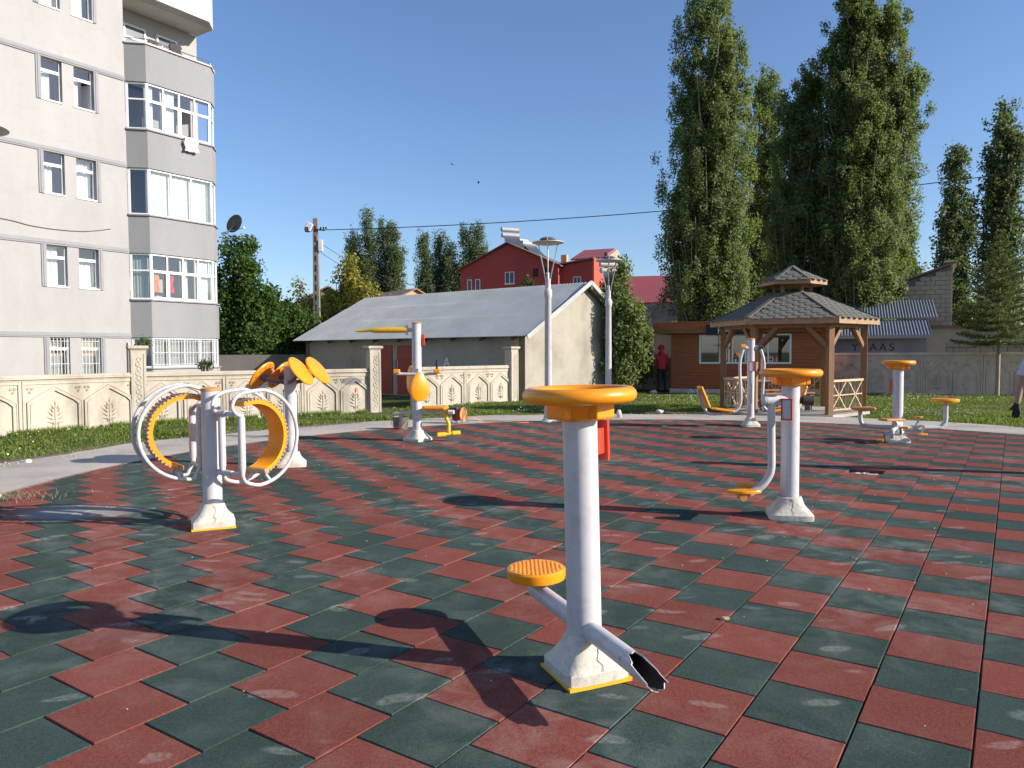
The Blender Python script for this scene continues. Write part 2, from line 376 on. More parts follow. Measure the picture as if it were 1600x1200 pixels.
TS, YAW, X0, Y0 = .4, -.5945, -.101, 3.209
cyaw, syaw = math.cos(YAW), math.sin(YAW)
def tilexy(u, v):
    X, Y = -TS*u + X0, TS*v + Y0
    return cyaw*X - syaw*Y, syaw*X + cyaw*Y
def tile_mesh(name, mat):
    h = TS/2 - .0026; mb = MB(); e = .004
    vs = []
    for zz, ins in ((-.04, 0), (-.005, 0), (0, e)):
        k = h - ins; vs += [(-k,-k,zz), (k,-k,zz), (k,k,zz), (-k,k,zz)]
    fs = [(8,9,10,11)] + [(i, (i+1)%4, 4+(i+1)%4, 4+i) for i in range(4)] + [(4+i, 4+(i+1)%4, 8+(i+1)%4, 8+i) for i in range(4)]
    mb.add(vs, fs); me = mb.mesh(name); me.materials.append(mat); return me
me_red, me_green = tile_mesh('red_rubber_tile', M_['tilered']), tile_mesh('green_rubber_tile', M_['tilegreen'])
paving = empty('rubber_paving', (0, 0, 0)); tag(paving, kind='structure')
def proj(x, y, z=0):
    d = Vector((x, y, z - CAM_H)); dd = d.dot(_f)
    return (d.dot(_rr)/dd*1161 + 800, 600 - d.dot(_uu)/dd*1161, dd)
whole = []; cut = []
trng = random.Random(11)
for i in range(-45, 60):
    for j in range(-60, 70):
        u, v = i + .5, j + .5*i + .5
        x, y = tilexy(u, v)
        d = math.hypot(x - CX, y - CY)
        if d > RT + .3: continue
        corners = [tilexy(u + du, v + dv) for du, dv in ((.493,-.493), (-.493,-.493), (-.493,.493), (.493,.493))]
        dm = max(math.hypot(a - CX, c - CY) for a, c in corners)
        red = j % 2 == 0
        if dm < RT - .02: whole.append((x, y, red))
        else: cut.append((corners, red))
def size_in_view(t):
    if t[1] < .5: return -1
    px, py, dd = proj(t[0], t[1])
    if not (-60 < px < 1660 and py < 1290): return -1
    return 1/dd**2
whole.sort(key=size_in_view, reverse=True)
hole = min(whole, key=lambda t: (t[0]-4.26)**2 + (t[1]-9.0)**2)
whole.remove(hole)
singles, rest = whole[:300], whole[300:]
for x, y, red in singles:
    M = Matrix.Translation((x, y, trng.uniform(-.002, .001))) @ Matrix.Rotation(YAW + trng.gauss(0, .004) + math.pi/2*trng.randrange(4), 4, 'Z') @ Matrix.Rotation(trng.gauss(0, .003), 4, 'X') @ Matrix.Rotation(trng.gauss(0, .003), 4, 'Y')
    inst('rubber_tile', me_red if red else me_green, paving, None, M=M)
far_r, far_g = MB(), MB()
for x, y, red in rest:
    h = TS/2 - .0028; z = trng.uniform(-.0018, .0012); e = .004
    R = Matrix.Rotation(YAW + trng.gauss(0, .004), 3, 'Z') @ Matrix.Rotation(trng.gauss(0, .003), 3, 'X')
    vs = [R @ Vector(p) + Vector((x, y, z)) for p in ((-h,-h,-.04),(h,-h,-.04),(h,h,-.04),(-h,h,-.04),(-h,-h,0),(h,-h,0),(h,h,0),(-h,h,0))]
    (far_r if red else far_g).add(vs, [(4,5,6,7)] + [(k, (k+1)%4, 4+(k+1)%4, 4+k) for k in range(4)])
def clip_circle(poly):
    out = []; n = len(poly); ins = lambda p: math.hypot(p[0]-CX, p[1]-CY) <= RT - .02
    for k in range(n):
        a, c = poly[k], poly[(k+1)%n]
        if ins(a): out.append(a)
        if ins(a) != ins(c):
            lo, hi = (a, c) if ins(a) else (c, a)
            for _ in range(18):
                m = ((lo[0]+hi[0])/2, (lo[1]+hi[1])/2)
                if ins(m): lo = m
                else: hi = m
            out.append(lo)
    return out
for corners, red in cut:
    p = clip_circle(corners)
    if len(p) >= 3: (far_r if red else far_g).prism(p, -.04, trng.uniform(-.0015, .001))
tag(far_r.build('distant_red_tiles', M_['tilered'], paving), kind='stuff'); tag(far_g.build('distant_green_tiles', M_['tilegreen'], paving), kind='stuff')
# remains of glue and torn rubber in the pit of the missing tile
gl = MB(); hr = random.Random(5)
for k in range(26):
    a = hr.uniform(0, 6.28); r = hr.uniform(.03, .15); s = hr.uniform(.015, .05)
    gl.lathe([(s, 0), (s*.6, .012), (.001, .016)], 6, (hole[0]+r*math.cos(a)*1.2, hole[1]+r*math.sin(a), -.044))
tag(gl.build('glue_lumps', M_['stone'], paving), kind='stuff')

# ------------------------------------------------------------------ boundary walls of cast panels
def panel_mesh(L, mat, name, H=1.02, arches=2, plain=False):
    HH = H; H = 1.02; mb = MB(); mb.bx(0, L, -.03, .05, 0, H)
    for (a, b_, c, d) in ((0, .055, 0, H), (L-.055, L, 0, H)): mb.bx(a, b_, -.058, -.0301, c, d)
    mb.bx(.055, L-.055, -.050, -.0301, H-.06, H); mb.bx(.055, L-.055, -.044, -.0301, 0, .06)
    aw = (L - .11) / arches; a = aw/2 - .105
    for k in range(arches):
        cx = .055 + aw*(k+.5)
        inn = [(cx-a,.06), (cx-a,.55), (cx-a*.80,.63), (cx,.83), (cx+a*.80,.63), (cx+a,.55), (cx+a,.06)]
        out = [(cx-a-.085,.06), (cx-a-.085,.61), (cx-a*.85-.05,.68), (cx,.925), (cx+a*.85+.05,.68), (cx+a+.085,.61), (cx+a+.085,.06)]
        mb.ring(inn, out, -.0299, -.056)
        inn2 = [(cx-a-.062,.06), (cx-a-.062,.60), (cx-a*.85-.03,.665), (cx,.90), (cx+a*.85+.03,.665), (cx+a+.062,.60), (cx+a+.062,.06)]
        mb.ring(inn2, out, -.056, -.066)
        inn3 = [(q[0]*.0 + cx + (q[0]-cx)*1.07, q[1] + (.012 if q[1] > .5 else 0)) for q in inn]
        mb.ring(inn, inn3, -.056, -.068)
        # palmette: stem and leaves as low pyramids
        def leaf(px, pz, ang, ln, w):
            d = (math.sin(ang), math.cos(ang)); n = (d[1], -d[0])
            tip = (px + d[0]*ln, pz + d[1]*ln); m = (px + d[0]*ln*.55, pz + d[1]*ln*.55)
            mb.add([(px, -.031, pz), (m[0]+n[0]*w, -.031, m[1]+n[1]*w), (tip[0], -.031, tip[1]), (m[0]-n[0]*w, -.031, m[1]-n[1]*w), (m[0], -.056, m[1])],
                   [(0,1,4), (1,2,4), (2,3,4), (3,0,4)])
        mb.bx(cx-.008, cx+.008, -.045, -.0301, .10, .50)
        leaf(cx, .48, 0, .17, .02)
        for q, (z, an, ln) in enumerate(((.44,.55,.14), (.38,.75,.17), (.31,.95,.19), (.24,1.15,.19), (.17,1.3,.17), (.12,.5,.12))):
            for s in (-1, 1):
                leaf(cx + s*.012, z, s*an, ln*min(1, a/.28), .017); leaf(cx + s*.05, z-.01, s*(an-.35), ln*.5, .012)
        # chevrons on the pilasters, rosettes in the spandrels
        for s in (-1, 1):
            for q in range(9):
                leaf(cx + s*(a+.042), .09+q*.055, .8 if q % 2 else -.8, .05, .012)
            for q in range(5):
                t = .12 + q*.18; leaf(cx + s*(a*.9*(1-t)+.02), .665+.215*t, s*-.95, .06, .013)
            for dx, dz, r in ((.055,.88,.036), (.125,.875,.03), (.085,.81,.028)):
                rx = cx + s*(aw/2 - dx)
                mb.lathe([(r, .03), (r*.72, .05), (r*.5, .04), (.001, .052)], 7, (rx, 0, dz), Matrix.Rotation(R_(90), 3, 'X'))
    mb.v = [(x, y, z*HH/1.02) for x, y, z in mb.v]
    me = mb.mesh(name); me.materials.append(mat); return me
def pillar(parent, x, mat, H=1.62, w=.30):
    mb = MB(); mb.bx(x-w/2, x+w/2, -.14, .16, 0, H)
    mb.lathe([(w*.72, H), (w*.76, H+.02), (w*.95, H+.055), (w*.95, H+.10), (w*.80, H+.115)], 4, (x, .01, 0), rot=R_(45))
    for a, c in ((x-w/2, x-w/2+.05), (x+w/2-.05, x+w/2)): mb.bx(a, c, -.152, -.1401, .02, H-.06)
    o = mb.build('pillar', mat, parent)
    s = MB()
    for k in range(int((H-.2)/.1)):
        z = .13 + k*.1; sg = 1 if k % 2 else -1
        s.tube([(x + sg*.012 + .04*math.cos(R_(a))*sg, -.145, z + .045*math.sin(R_(a))) for a in range(-150, 160, 30)], .009, 5)
        s.lathe([(.016, .14), (.001, .158)], 6, (x - sg*.035, 0, z), Matrix.Rotation(R_(90), 3, 'X'))
    s.build('scroll_relief', mat, o)
def wall_run(name, p0, p1, npan, mat, label, pill=(), H=1.02, z0=-.045, smudge=None, group=None):
    a = Vector((*p0, 0)); b = Vector((*p1, 0)); d = b - a; L = d.length; rz = math.atan2(d.y, d.x)
    r = empty(name, (p0[0], p0[1], z0), rz, label, 'wall', group)
    pl = (L - .02) / npan; me = panel_mesh(pl - .014, mat, 'cast_panel', H)
    for k in range(npan):
        o = inst('panel', me, r, (k*pl + .007, 0, 0))
        if smudge and k == smudge[0]:
            me2 = me.copy(); me2.materials.clear(); me2.materials.append(smudge[1]); o.data = me2
            o['label'] = 'panel with grey spray paint smear'
    cp = MB()
    cp.bx(0, L, -.05, .07, H+.002, H+.035); cp.bx(0, L, -.085, .10, H+.035, H+.075); cp.bx(0, L, -.065, .08, H+.075, H+.125)
    cp.build('coping', mat, r, bevel=.008)
    for x in pill: pillar(r, x, mat)
    return r
def smudge_mat():
    m = concrete('sprayed_cast_stone', (.475,.42,.335), (.28,.245,.19), 1.5, True); nt = m.node_tree; bs = nt.nodes['Principled BSDF']
    src = bs.inputs['Base Color'].links[0].from_socket; p = objpos(nt)
    def blob(c, s, th):
        mp = mapping(nt, p, (1/s[0], 0, 1/s[1]), (0,0,0), (-c[0]/s[0], 0, -c[1]/s[1]))
        l = N(nt, 'ShaderNodeVectorMath', operation='LENGTH'); nt.links.new(mp, l.inputs[0])
        return ramp(nt, math_(nt, 'MULTIPLY', math_(nt, 'ADD', l.outputs['Value'], math_(nt, 'MULTIPLY', noise(nt, p, 9, 5, .7), .9)), .4), [(th*.4, (1,1,1)), (th*.4+.14, (0,0,0))])
    c1 = mixc(nt, math_(nt, 'MULTIPLY', blob((1.25, .83), (.34, .12), 1.1), .8), src, (.12,.125,.13))
    c2 = mixc(nt, math_(nt, 'MULTIPLY', blob((1.36, .60), (.07, .08), 1.0), .7), c1, (.55,.10,.07))
    nt.links.new(c2, bs.inputs['Base Color']); return m
M_['sprayed'] = smudge_mat()
wall_run('boundary_wall', (-12.05, 10.55), (-8.24, 16.30), 3, M_['cast'], 'beige cast wall of pointed arches in front of the apartment block')
wall_run('boundary_wall', (-8.24, 16.32), (-3.62, 19.42), 3, M_['cast'], 'beige cast wall with pillars at both ends and a grey paint smear', (.02, 5.56), smudge=(2, M_['sprayed']))
wall_run('boundary_wall', (-2.83, 20.83), (.02, 23.62), 2, M_['cast'], 'short beige cast wall in front of the grey-roofed barn', (3.95,))
wall_run('boundary_wall', (11.15, 27.6), (21.2, 23.4), 6, M_['castgrey'], 'shaded cast wall of arches behind the spruce and the right hand lawn', (.05,), H=1.34)
# little wall stub behind the kiosk and gap
wall_run('boundary_wall', (2.2, 31.6), (7.2, 29.9), 2, M_['castgrey'], 'shaded cast wall seen in the gap left of the wooden kiosk', H=1.2)

# ------------------------------------------------------------------ apartment block
apt = empty('apartment_block', (-12.78, 25.0, 0), math.atan2(.83, .55), 'tall pale apartment block with grey canted bay at the left', 'building')
ZC = [2.12, 4.95, 7.78, 10.61, 13.44]
wins = [(zc - 1.36, zc - .08) for zc in ZC] + [(15.0, 16.2)]
XW = [(-2.58, -1.97), (-1.62, -1.02)]
def wall_open(xs, zs, holes, y, th, mb):
    for i in range(len(xs)-1):
        for j in range(len(zs)-1):
            cx, cz = (xs[i]+xs[i+1])/2, (zs[j]+zs[j+1])/2
            if any(a < cx < b and c < cz < d for a, b, c, d in holes): continue
            mb.quad((xs[i], y, zs[j]), (xs[i+1], y, zs[j]), (xs[i+1], y, zs[j+1]), (xs[i], y, zs[j+1]))
    for a, b, c, d in holes:
        mb.quad((a,y,c), (a,y+th,c), (a,y+th,d), (a,y,d)); mb.quad((b,y,c), (b,y,d), (b,y+th,d), (b,y+th,c))
        mb.quad((a,y,c), (b,y,c), (b,y+th,c), (a,y+th,c)); mb.quad((a,y,d), (a,y+th,d), (b,y+th,d), (b,y,d))
holes = [(a, b, z0, z1) for a, b in XW for z0, z1 in wins[:5]]
xs = sorted({-11, *[x for w in XW for x in w], -.0}); zs = sorted({-.05, 17.5, *[z for w in wins[:5] for z in w]})
w = MB(); wall_open(xs, zs, holes, 0, .22, w)
w.quad((-11, 0, -.05), (-11, 9, -.05), (-11, 9, 17.5), (-11, 0, 17.5)); w.quad((-11, 0, 17.5), (0, 0, 17.5), (0, 9, 17.5), (-11, 9, 17.5))
w.quad((3.37, 1.0, -.05), (3.37, 9, -.05), (3.37, 9, 17.5), (3.37, 1.0, 17.5)); w.quad((-11, 9, -.05), (3.37, 9, -.05), (3.37, 9, 17.5), (-11, 9, 17.5))
w.quad((0, 0, -.05), (0, 1.0, -.05), (0, 1.0, 17.5), (0, 0, 17.5)); w.quad((0, 0, 17.5), (3.37, 0, 17.5), (3.37, 9, 17.5), (0, 9, 17.5))
w.build('wall', M_['render_white'], apt)
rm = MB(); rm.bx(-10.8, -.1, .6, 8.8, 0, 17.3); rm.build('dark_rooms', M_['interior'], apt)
for zc in ZC:
    c = MB(); c.bx(-11, -.01, -.035, -.001, zc-.075, zc-.03); c.bx(-11, -.01, -.05, -.001, zc-.028, zc+.03); c.bx(-11, -.01, -.035, -.001, zc+.032, zc+.085)
    c.build('string_course', M_['trim_grey'], apt)
wrng = random.Random(21)
def wavy(mb, x0, x1, y, z0, z1, amp=.025, per=.11):
    n = max(6, int((x1-x0)/per*4)); ph = wrng.uniform(0, 6)
    v = []
    for k in range(n+1):
        x = x0 + (x1-x0)*k/n; yy = y + amp*math.sin(ph + (x-x0)/per*2*math.pi) + amp*.4*math.sin(ph*2 + (x-x0)/per*3.1)
        v += [(x, yy, z0), (x + .01*math.sin(k), yy, z1)]
    mb.add(v, [(2*k, 2*k+2, 2*k+3, 2*k+1) for k in range(n)])
for lv, (z0, z1) in enumerate(wins[:5]):
    for wi, (a, b_) in enumerate(XW):
        wn_ = MB(); t = .045; y0, y1 = .10, .16
        wn_.bx(a, a+t, y0, y1, z0+.03, z1); wn_.bx(b_-t, b_, y0, y1, z0+.03, z1); zt = z1 - .36
        for q0, q1 in ((z0+.03, z0+.03+t), (z1-t, z1), (zt-.045, zt+.045)): wn_.bx(a+t, b_-t, y0, y1, q0, q1)
        wn_.bx(a-.02, b_+.02, -.03, .0999, z0-.01, z0+.0299)
        win = wn_.build('window', M_['white'], apt)
        gq = MB(); opened = (lv == 3 and wi == 1)
        if opened: gq.quad((a+t, .13, z0+.07), (a+.28, .13, z0+.07), (a+.28, .13, zt-.045), (a+t, .13, zt-.045))
        else: gq.quad((a+t, .13, z0+.07), (b_-t, .13, z0+.07), (b_-t, .13, zt-.045), (a+t, .13, zt-.045))
        gq.quad((a+t, .13, zt+.045), (b_-t, .13, zt+.045), (b_-t, .13, z1-t), (a+t, .13, z1-t)); gq.build('pane', M_['glass'], win)
        if opened:
            s = MB(); s.beam((b_-.03, .16, (z0+zt)/2), (b_-.12, .5, (z0+zt)/2), .04, zt-z0-.1); s.build('open_sash', M_['white'], win)
        cu = MB(); full = lv == 0
        if full: wavy(cu, a, b_, .30, z0, z1)
        elif opened: wavy(cu, a, a+.25, .30, z0, zt)
        else:
            k = wrng.choice((.45, .6, .75, 1.0)); wavy(cu, a, a+(b_-a)*k, .30, z0, z1 if wrng.random() < .5 else zt)
        cu.build('curtain', M_['curtain_grey'] if full else M_['curtain'], win)
        if full:
            gr = MB()
            for q in range(6): gr.bx(a+.03+q*.105, a+.042+q*.105, .02, .032, z0+.04, z1-.02)
            for zq in (z0+.08, z0+.45, zt, z1-.12): gr.bx(a, b_, .034, .042, zq, zq+.012)
            gr.build('grille', M_['white'], win)
    for x0, x1 in ((XW[0][0]-.15, XW[0][0]-.002), (XW[1][1]+.002, XW[1][1]+.15)):
        tr = MB()
        for q in range(3): tr.bx(x0 + q*.05, x0 + q*.05 + .046, -.03 if q != 1 else -.045, -.001, z0, z1)
        tr.build('window_trim', M_['trim_grey'], apt)
    for a, b_ in XW:
        rv = MB(); rv.quad((b_-.003, -.001, z0), (b_-.003, .10, z0), (b_-.003, .10, z1), (b_-.003, -.001, z1)); rv.build('reveal', M_['trim_grey'], apt)
cb = MB(); cb.tube(smooth_path([(-9, -.02, 5.62), (-4.2, -.02, 5.50), (-3.0, -.02, 5.38), (-2.2, -.02, 5.36), (-1.4, -.02, 5.42), (-.6, -.02, 5.60)]), .012, 5); cb.build('facade_cable', M_['darktube'], apt)
for bx0 in (-.12,):
    dp = MB(); dp.tube([(bx0, -.05, -.05), (bx0, -.05, 1.9)], .04, 8); dp.build('drain_pipe', M_['soffit'], apt)
# canted bay
BP = [(0, 0), (.47, -.47), (2.90, -.47), (3.37, 0)]
def bay_off(k):      # plan polyline pushed outwards by k
    return [(-k*.4, -k), (.47 - k*.42, -.47 - k), (2.90 + k*.42, -.47 - k), (3.37 + k, 0)]
def bay_prism(mb, k, z0, z1, back=.02):
    P = bay_off(k); mb.prism([*P, (3.37 + k, back), (-k*.4, back)], z0, z1)
for lv, zc in enumerate(ZC):
    p = MB(); bay_prism(p, 0, zc-.05, zc+1.18); o = p.build('bay_parapet', M_['render_grey'], apt)
    if lv == 4: o.data.materials[0] = concrete('pale_grey_render', (.50,.48,.46), (.44,.42,.40), .5, True, .1)
    s = MB(); bay_prism(s, .06, zc+1.181, zc+1.235); s.build('bay_sill', M_['trim_grey'] if lv < 3 else M_['soffit'], apt, bevel=.01)
p = MB(); bay_prism(p, 0, -.05, 1.0); p.build('bay_base', M_['render_white'], apt)
s = MB(); bay_prism(s, .06, 1.001, 1.05); s.build('bay_sill', M_['trim_grey'], apt)
s = MB(); s.bx(0.0, 3.37, -.05, .985, ZC[4]-.058, ZC[4]-.0505); s.build('balcony_ceiling', M_['soffit'], apt)
bk = MB(); bk.bx(.0, 3.36, 1.0, 1.08, -.05, 17.4); bk.build('bay_back_wall', M_['render_white'], apt)
rb = MB(); bay_prism(rb, 0, ZC[4]+1.236, 17.6); rb.build('bay_upper_storey', M_['render_grey'], apt)
def bay_glazing(lv, z0, z1, cols, rows, curt, cmat, transom=None):
    root_ = MB(); panes = MB(); cur = MB(); t = .05
    for fi in range(3):
        a, b_ = Vector(BP[fi]), Vector(BP[fi+1]); d = b_ - a; L = d.length; d.normalize(); nrm = Vector((d.y, -d.x))
        inset = .05; A = a - nrm*inset
        M = Matrix(((d.x, -nrm.x, 0, A.x), (d.y, -nrm.y, 0, A.y), (0, 0, 1, 0), (0, 0, 0, 1)))
        m = MB(); n = cols if fi == 1 else 1
        e0 = .0 if fi != 1 else .02
        xsn = [e0 + (L-2*e0-t)*k/n for k in range(n+1)]
        for x in xsn: m.bx(x, x+t*(1.5 if x in (xsn[0], xsn[-1]) else 1), 0, .06, z0, z1)
        zs_ = [z0, *( [transom] if transom else []), z1 - t]
        for k in range(n):
            for zz in zs_: m.bx(xsn[k]+t, xsn[k+1], .003, .057, zz, zz+t)
            if transom and fi == 1: # opening sashes get a second frame
                m.bx(xsn[k]+t, xsn[k]+t*1.8, -.015, .045, z0+t, transom); m.bx(xsn[k+1]-t*.8, xsn[k+1], -.015, .045, z0+t, transom)
                m.bx(xsn[k]+t*1.8, xsn[k+1]-t*.8, -.015, .045, z0+t, z0+t*1.8); m.bx(xsn[k]+t*1.8, xsn[k+1]-t*.8, -.015, .045, transom-t*.8, transom)
        root_.add([M @ Vector(p) for p in m.v], m.f)
        m = MB()
        for k in range(n):
            if lv == 3 and fi == 1 and k == 2:   # open casement
                if transom: m.quad((xsn[k]+t, .03, transom+t), (xsn[k+1], .03, transom+t), (xsn[k+1], .03, z1-t), (xsn[k]+t, .03, z1-t))
                continue
            m.quad((xsn[k]+t, .03, z0+t), (xsn[k+1], .03, z0+t), (xsn[k+1], .03, z1-t), (xsn[k]+t, .03, z1-t))
        panes.add([M @ Vector(p) for p in m.v], m.f)
        m = MB()
        for k in range(n):
            c = curt[fi] if fi != 1 else curt[1][k % len(curt[1])]
            if c: wavy(m, xsn[k], xsn[k] + (xsn[k+1]-xsn[k]+t)*c, .16, z0, z1-.02, .02, .10)
        cur.add([M @ Vector(p) for p in m.v], m.f)
    o = root_.build('bay_window', M_['white'], apt); panes.build('pane', M_['glass'], o)
    if cur.v: cur.build('curtain', cmat, o)
    return o
bw0 = bay_glazing(0, 1.05, 2.06, 4, 1, (.9, (1, 1, 1, 1), 1), M_['curtain_grey'])
gr = MB()
for k in range(22): gr.bx(.5+k*.111, .512+k*.111, -.50, -.488, 1.06, 2.06)
for z in (1.15, 1.55, 1.95): gr.bx(.48, 2.9, -.486, -.476, z, z+.012)
gr.build('grille', M_['white'], bw0)
bay_glazing(1, ZC[0]+1.235+.0, ZC[1]-.06, 4, 2, (.8, (0, 0, .45, .95), 1), M_['curtain'], ZC[0]+2.18)
bay_glazing(2, ZC[1]+1.235, ZC[2]-.06, 3, 1, (0, (1, 1, 1), .3), M_['curtain'])
bw3 = bay_glazing(3, ZC[2]+1.235, ZC[3]-.06, 4, 2, (0, (.5, .8, 0, 0), 0), M_['curtain'], ZC[2]+2.2)
# balcony: doors, rail, washing
zb = ZC[3] + 1.235
for x0 in (.55, 1.75):
    d = MB(); zt = zb + 1.05
    for a, b_, c, e in ((x0, x0+.06, zb-1.1, zt), (x0+.74, x0+.80, zb-1.1, zt), (x0+.06, x0+.74, zt-.06, zt), (x0+.06, x0+.74, zt-.48, zt-.40), (x0+.06, x0+.74, zb-.3, zb-.24)):
        d.bx(a, b_, .94, .995, c, e)
    o = d.build('balcony_door', M_['white'], apt); q = MB(); q.quad((x0+.06, .97, zb-1.1), (x0+.74, .97, zb-1.1), (x0+.74, .97, zt-.06), (x0+.06, .97, zt-.06)); q.build('pane', M_['panelglass'], o)
    c = MB(); wavy(c, x0+.08, x0+.72, .955, zb-1.0, zb+.25, .006, .1); c.build('curtain', M_['curtain'], o)
rl = MB(); P = [(x, y, zb + .12) for x, y in bay_off(.0)]; rl.tube(P, .018, 6)
for i in range(3):
    for k in range(5 if i == 1 else 2):
        t = k / (4 if i == 1 else 1); rl.tube([(P[i][0]*(1-t)+P[i+1][0]*t, P[i][1]*(1-t)+P[i+1][1]*t, zb), (P[i][0]*(1-t)+P[i+1][0]*t, P[i][1]*(1-t)+P[i+1][1]*t, zb+.12)], .012, 5)
rl.build('balcony_rail', M_['steel'], apt)
def cloth(name, label, mat, x, y, z, wd, hh, fold=.05):
    m = MB(); n, k = 12, 8
    for side in (-1, 1):
        v = []
        for i in range(n+1):
            for j in range(k+1):
                s = j / k; drop = hh * s * (1 if side < 0 else .7)
                v.append((x + wd*(i/n-.5) + .03*math.sin(j*1.3+i), y + side*(.025 + fold*s*(.4 + .4*math.sin(i*1.7+side))), z - drop - .02*math.sin(i*2.1)*s))
        m.add(v, [(i*(k+1)+j, (i+1)*(k+1)+j, (i+1)*(k+1)+j+1, i*(k+1)+j+1) for i in range(n) for j in range(k)])
    v0 = len(m.v)
    o = m.build(name, mat, None, smooth=60); o.modifiers.new('thickness', 'SOLIDIFY').thickness = .006
    o.matrix_world = Matrix.Translation(apt.location) @ Matrix.Rotation(apt.rotation_euler.z, 4, 'Z')
    return tag(o, label, 'laundry')
cloth('towel', 'pale towel hanging out of the open bay window', M_['cloth'], 2.0, -.56, ZC[2]+1.26, .52, .48)
cloth('cloth', 'dark cloth draped on the balcony rail near its middle', M_['clothdark'], 1.55, -.47, zb+.3, .42, .36, .03)
cloth('cloth', 'small dark cloth at the left of the balcony rail', M_['clothdark'], .75, -.47, zb+.16, .35, .13, .02)
for x, mt, lb in ((.72, M_['clothorange'], 'orange garment hanging behind the first floor bay window'), (1.25, M_['clothred'], 'red and dark garment hanging behind the first floor bay window')):
    cloth('garment', lb, mt, x, -.30, ZC[0]+2.1, .22, .62, .05)
# satellite dish on the bay corner
ds = empty('satellite_dish', (0,0,0), 0, 'dark satellite dish on the right corner of the grey bay', 'dish')
ds.matrix_world = Matrix.Translation(apt.location) @ Matrix.Rotation(apt.rotation_euler.z, 4, 'Z') @ Matrix.Translation((3.62, -.28, ZC[1]+1.12))
m = MB(); Md = Matrix.Rotation(R_(-80), 3, 'Z') @ Matrix.Rotation(R_(74), 3, 'X')
m.lathe([(.001, -.07), (.14, -.055), (.27, -.02), (.36, .02), (.365, .03), (.27, -.008), (.14, -.043), (.001, -.058)], 28, (.22, -.12, .28), Md); m.build('dish', basic('dish_paint', (.035,.037,.04), .5, .1, 5), ds, smooth=50)
m = MB(); m.tube([(-.22, .1, -.1), (.05, .0, .0), (.22, -.08, .22)], .022, 7); m.tube([(.1, 0, .02), (.34, -.42, .10)], .012, 6); m.build('bracket', M_['steel'], ds)
m = MB(); m.lathe([(.035, -.05), (.035, .03), (.02, .05)], 10, (.36, -.45, .13), Md); m.build('receiver', M_['white'], ds)

# ------------------------------------------------------------------ barn
barn = empty('barn', (-8.38, 30.3, 0), math.atan2(-.6, .8), 'grey-roofed rendered barn behind the short cast wall', 'barn')
LB, WB, EH, RH = 11.0, 7.1, 2.1, 3.9
def flipx(mb):
    mb.v = [(LB - x, y, z) for x, y, z in mb.v]; return mb
m = MB()
m.bx(0, LB, 0, .25, -.05, EH); m.bx(0, LB, WB-.25, WB, -.05, EH); 
m.prism([(.0, -.05), (WB, -.05), (WB, EH), (WB/2, RH-.06), (.0, EH)], -.002, .25, 'x'); m.prism([(.0, -.05), (WB, -.05), (WB, EH), (WB/2, RH-.06), (.0, EH)], LB-.25, LB+.002, 'x')
flipx(m).build('wall', M_['render_barn'], barn)
prr = random.Random(4)
for x0, x1, z0, z1 in ((3.2, 4.6, .7, 1.75), (1.5, 2.6, .8, 1.45), (8.6, 9.2, .6, 1.3)):
    pt = MB(); nx = 26; e = z1; P = []
    for k in range(nx+1):
        e += prr.uniform(-.07, .07) + (z1 - .12 - e)*.15; P.append((x0+(x1-x0)*k/nx, e))
    lo = [(x0+(x1-x0)*k/nx, z0 + prr.uniform(0, .08)) for k in range(nx+1)]
    pt.prism(P + lo[::-1], -.006, -.001, 'y')
    flipx(pt).build('plaster_patch', M_['render_white'], barn)
def corrugated(mb, u0, u1, v0, v1, P, per=.13, amp=.022, off=0.0):   # P(u,v,h)-> point ; waves across u
    n = int((u1-u0)/per*6); V = []
    for k in range(n+1):
        u = u0 + (u1-u0)*k/n; hgt = off + amp*math.sin(2*math.pi*u/per)
        V += [P(u, v0, hgt), P(u, v1, hgt)]
    mb.add(V, [(2*k, 2*k+2, 2*k+3, 2*k+1) for k in range(n)])
sl = math.hypot(WB/2, RH-EH); sy, sz = (WB/2)/sl, (RH-EH)/sl
def nearslope(u, v, hh): return (u, v*sy - hh*sz, EH + v*sz + hh*sy)
def farslope(u, v, hh): return (u, WB - v*sy + hh*sz, EH + v*sz + hh*sy)
for v0, v1, off in ((-.38, 1.35, .075), (1.28, 2.75, .058), (2.68, sl + .03, .041)):
    c = MB(); corrugated(c, -.33, LB+.4, v0, v1, nearslope, off=off + .02); flipx(c).build('roof_sheet', M_['zinc'], barn, smooth=60)
c = MB(); corrugated(c, -.33, LB+.4, -.38, sl, farslope, off=.07); flipx(c).build('roof_sheet', M_['zinc'], barn, smooth=60)
c = MB(); c.beam((-.345, -.38*sy, EH-.38*sz+.05), (-.345, WB/2, RH+.06), .03, .15); c.beam((-.345, WB+.38*sy, EH-.38*sz+.05), (-.345, WB/2, RH+.06), .03, .15); flipx(c).build('verge_board', M_['zinc'], barn)
c = MB()
for k in range(9): c.beam((.3+k*1.28, -.34*sy, EH-.34*sz-.02), (.3+k*1.28, .2, EH+.06), .09, .09)
c.beam((-.36, WB/2, RH-.12), (.1, WB/2, RH-.12), .14, .14); flipx(c).build('rafter_end', basic('old_rafter', (.10,.07,.05), .9), barn)
dr = MB(); dr.bx(4.95, 5.75, -.03, -.004, 0, 1.78)
for q in range(5): dr.bx(4.95, 5.75, -.045, -.0301, .2+q*.36, .23+q*.36)
for q in range(6): dr.lathe([(.022, .0301), (.001, .05)], 7, (5.05+q*.12, 0, 1.2), Matrix.Rotation(R_(90), 3, 'X'))
door = flipx(dr).build('door', M_['doorred'], barn)
h_ = MB(); h_.lathe([(.03, .03), (.03, .06), (.001, .065)], 10, (5.62, 0, .95), Matrix.Rotation(R_(90), 3, 'X')); flipx(h_).build('handle', M_['black'], door)
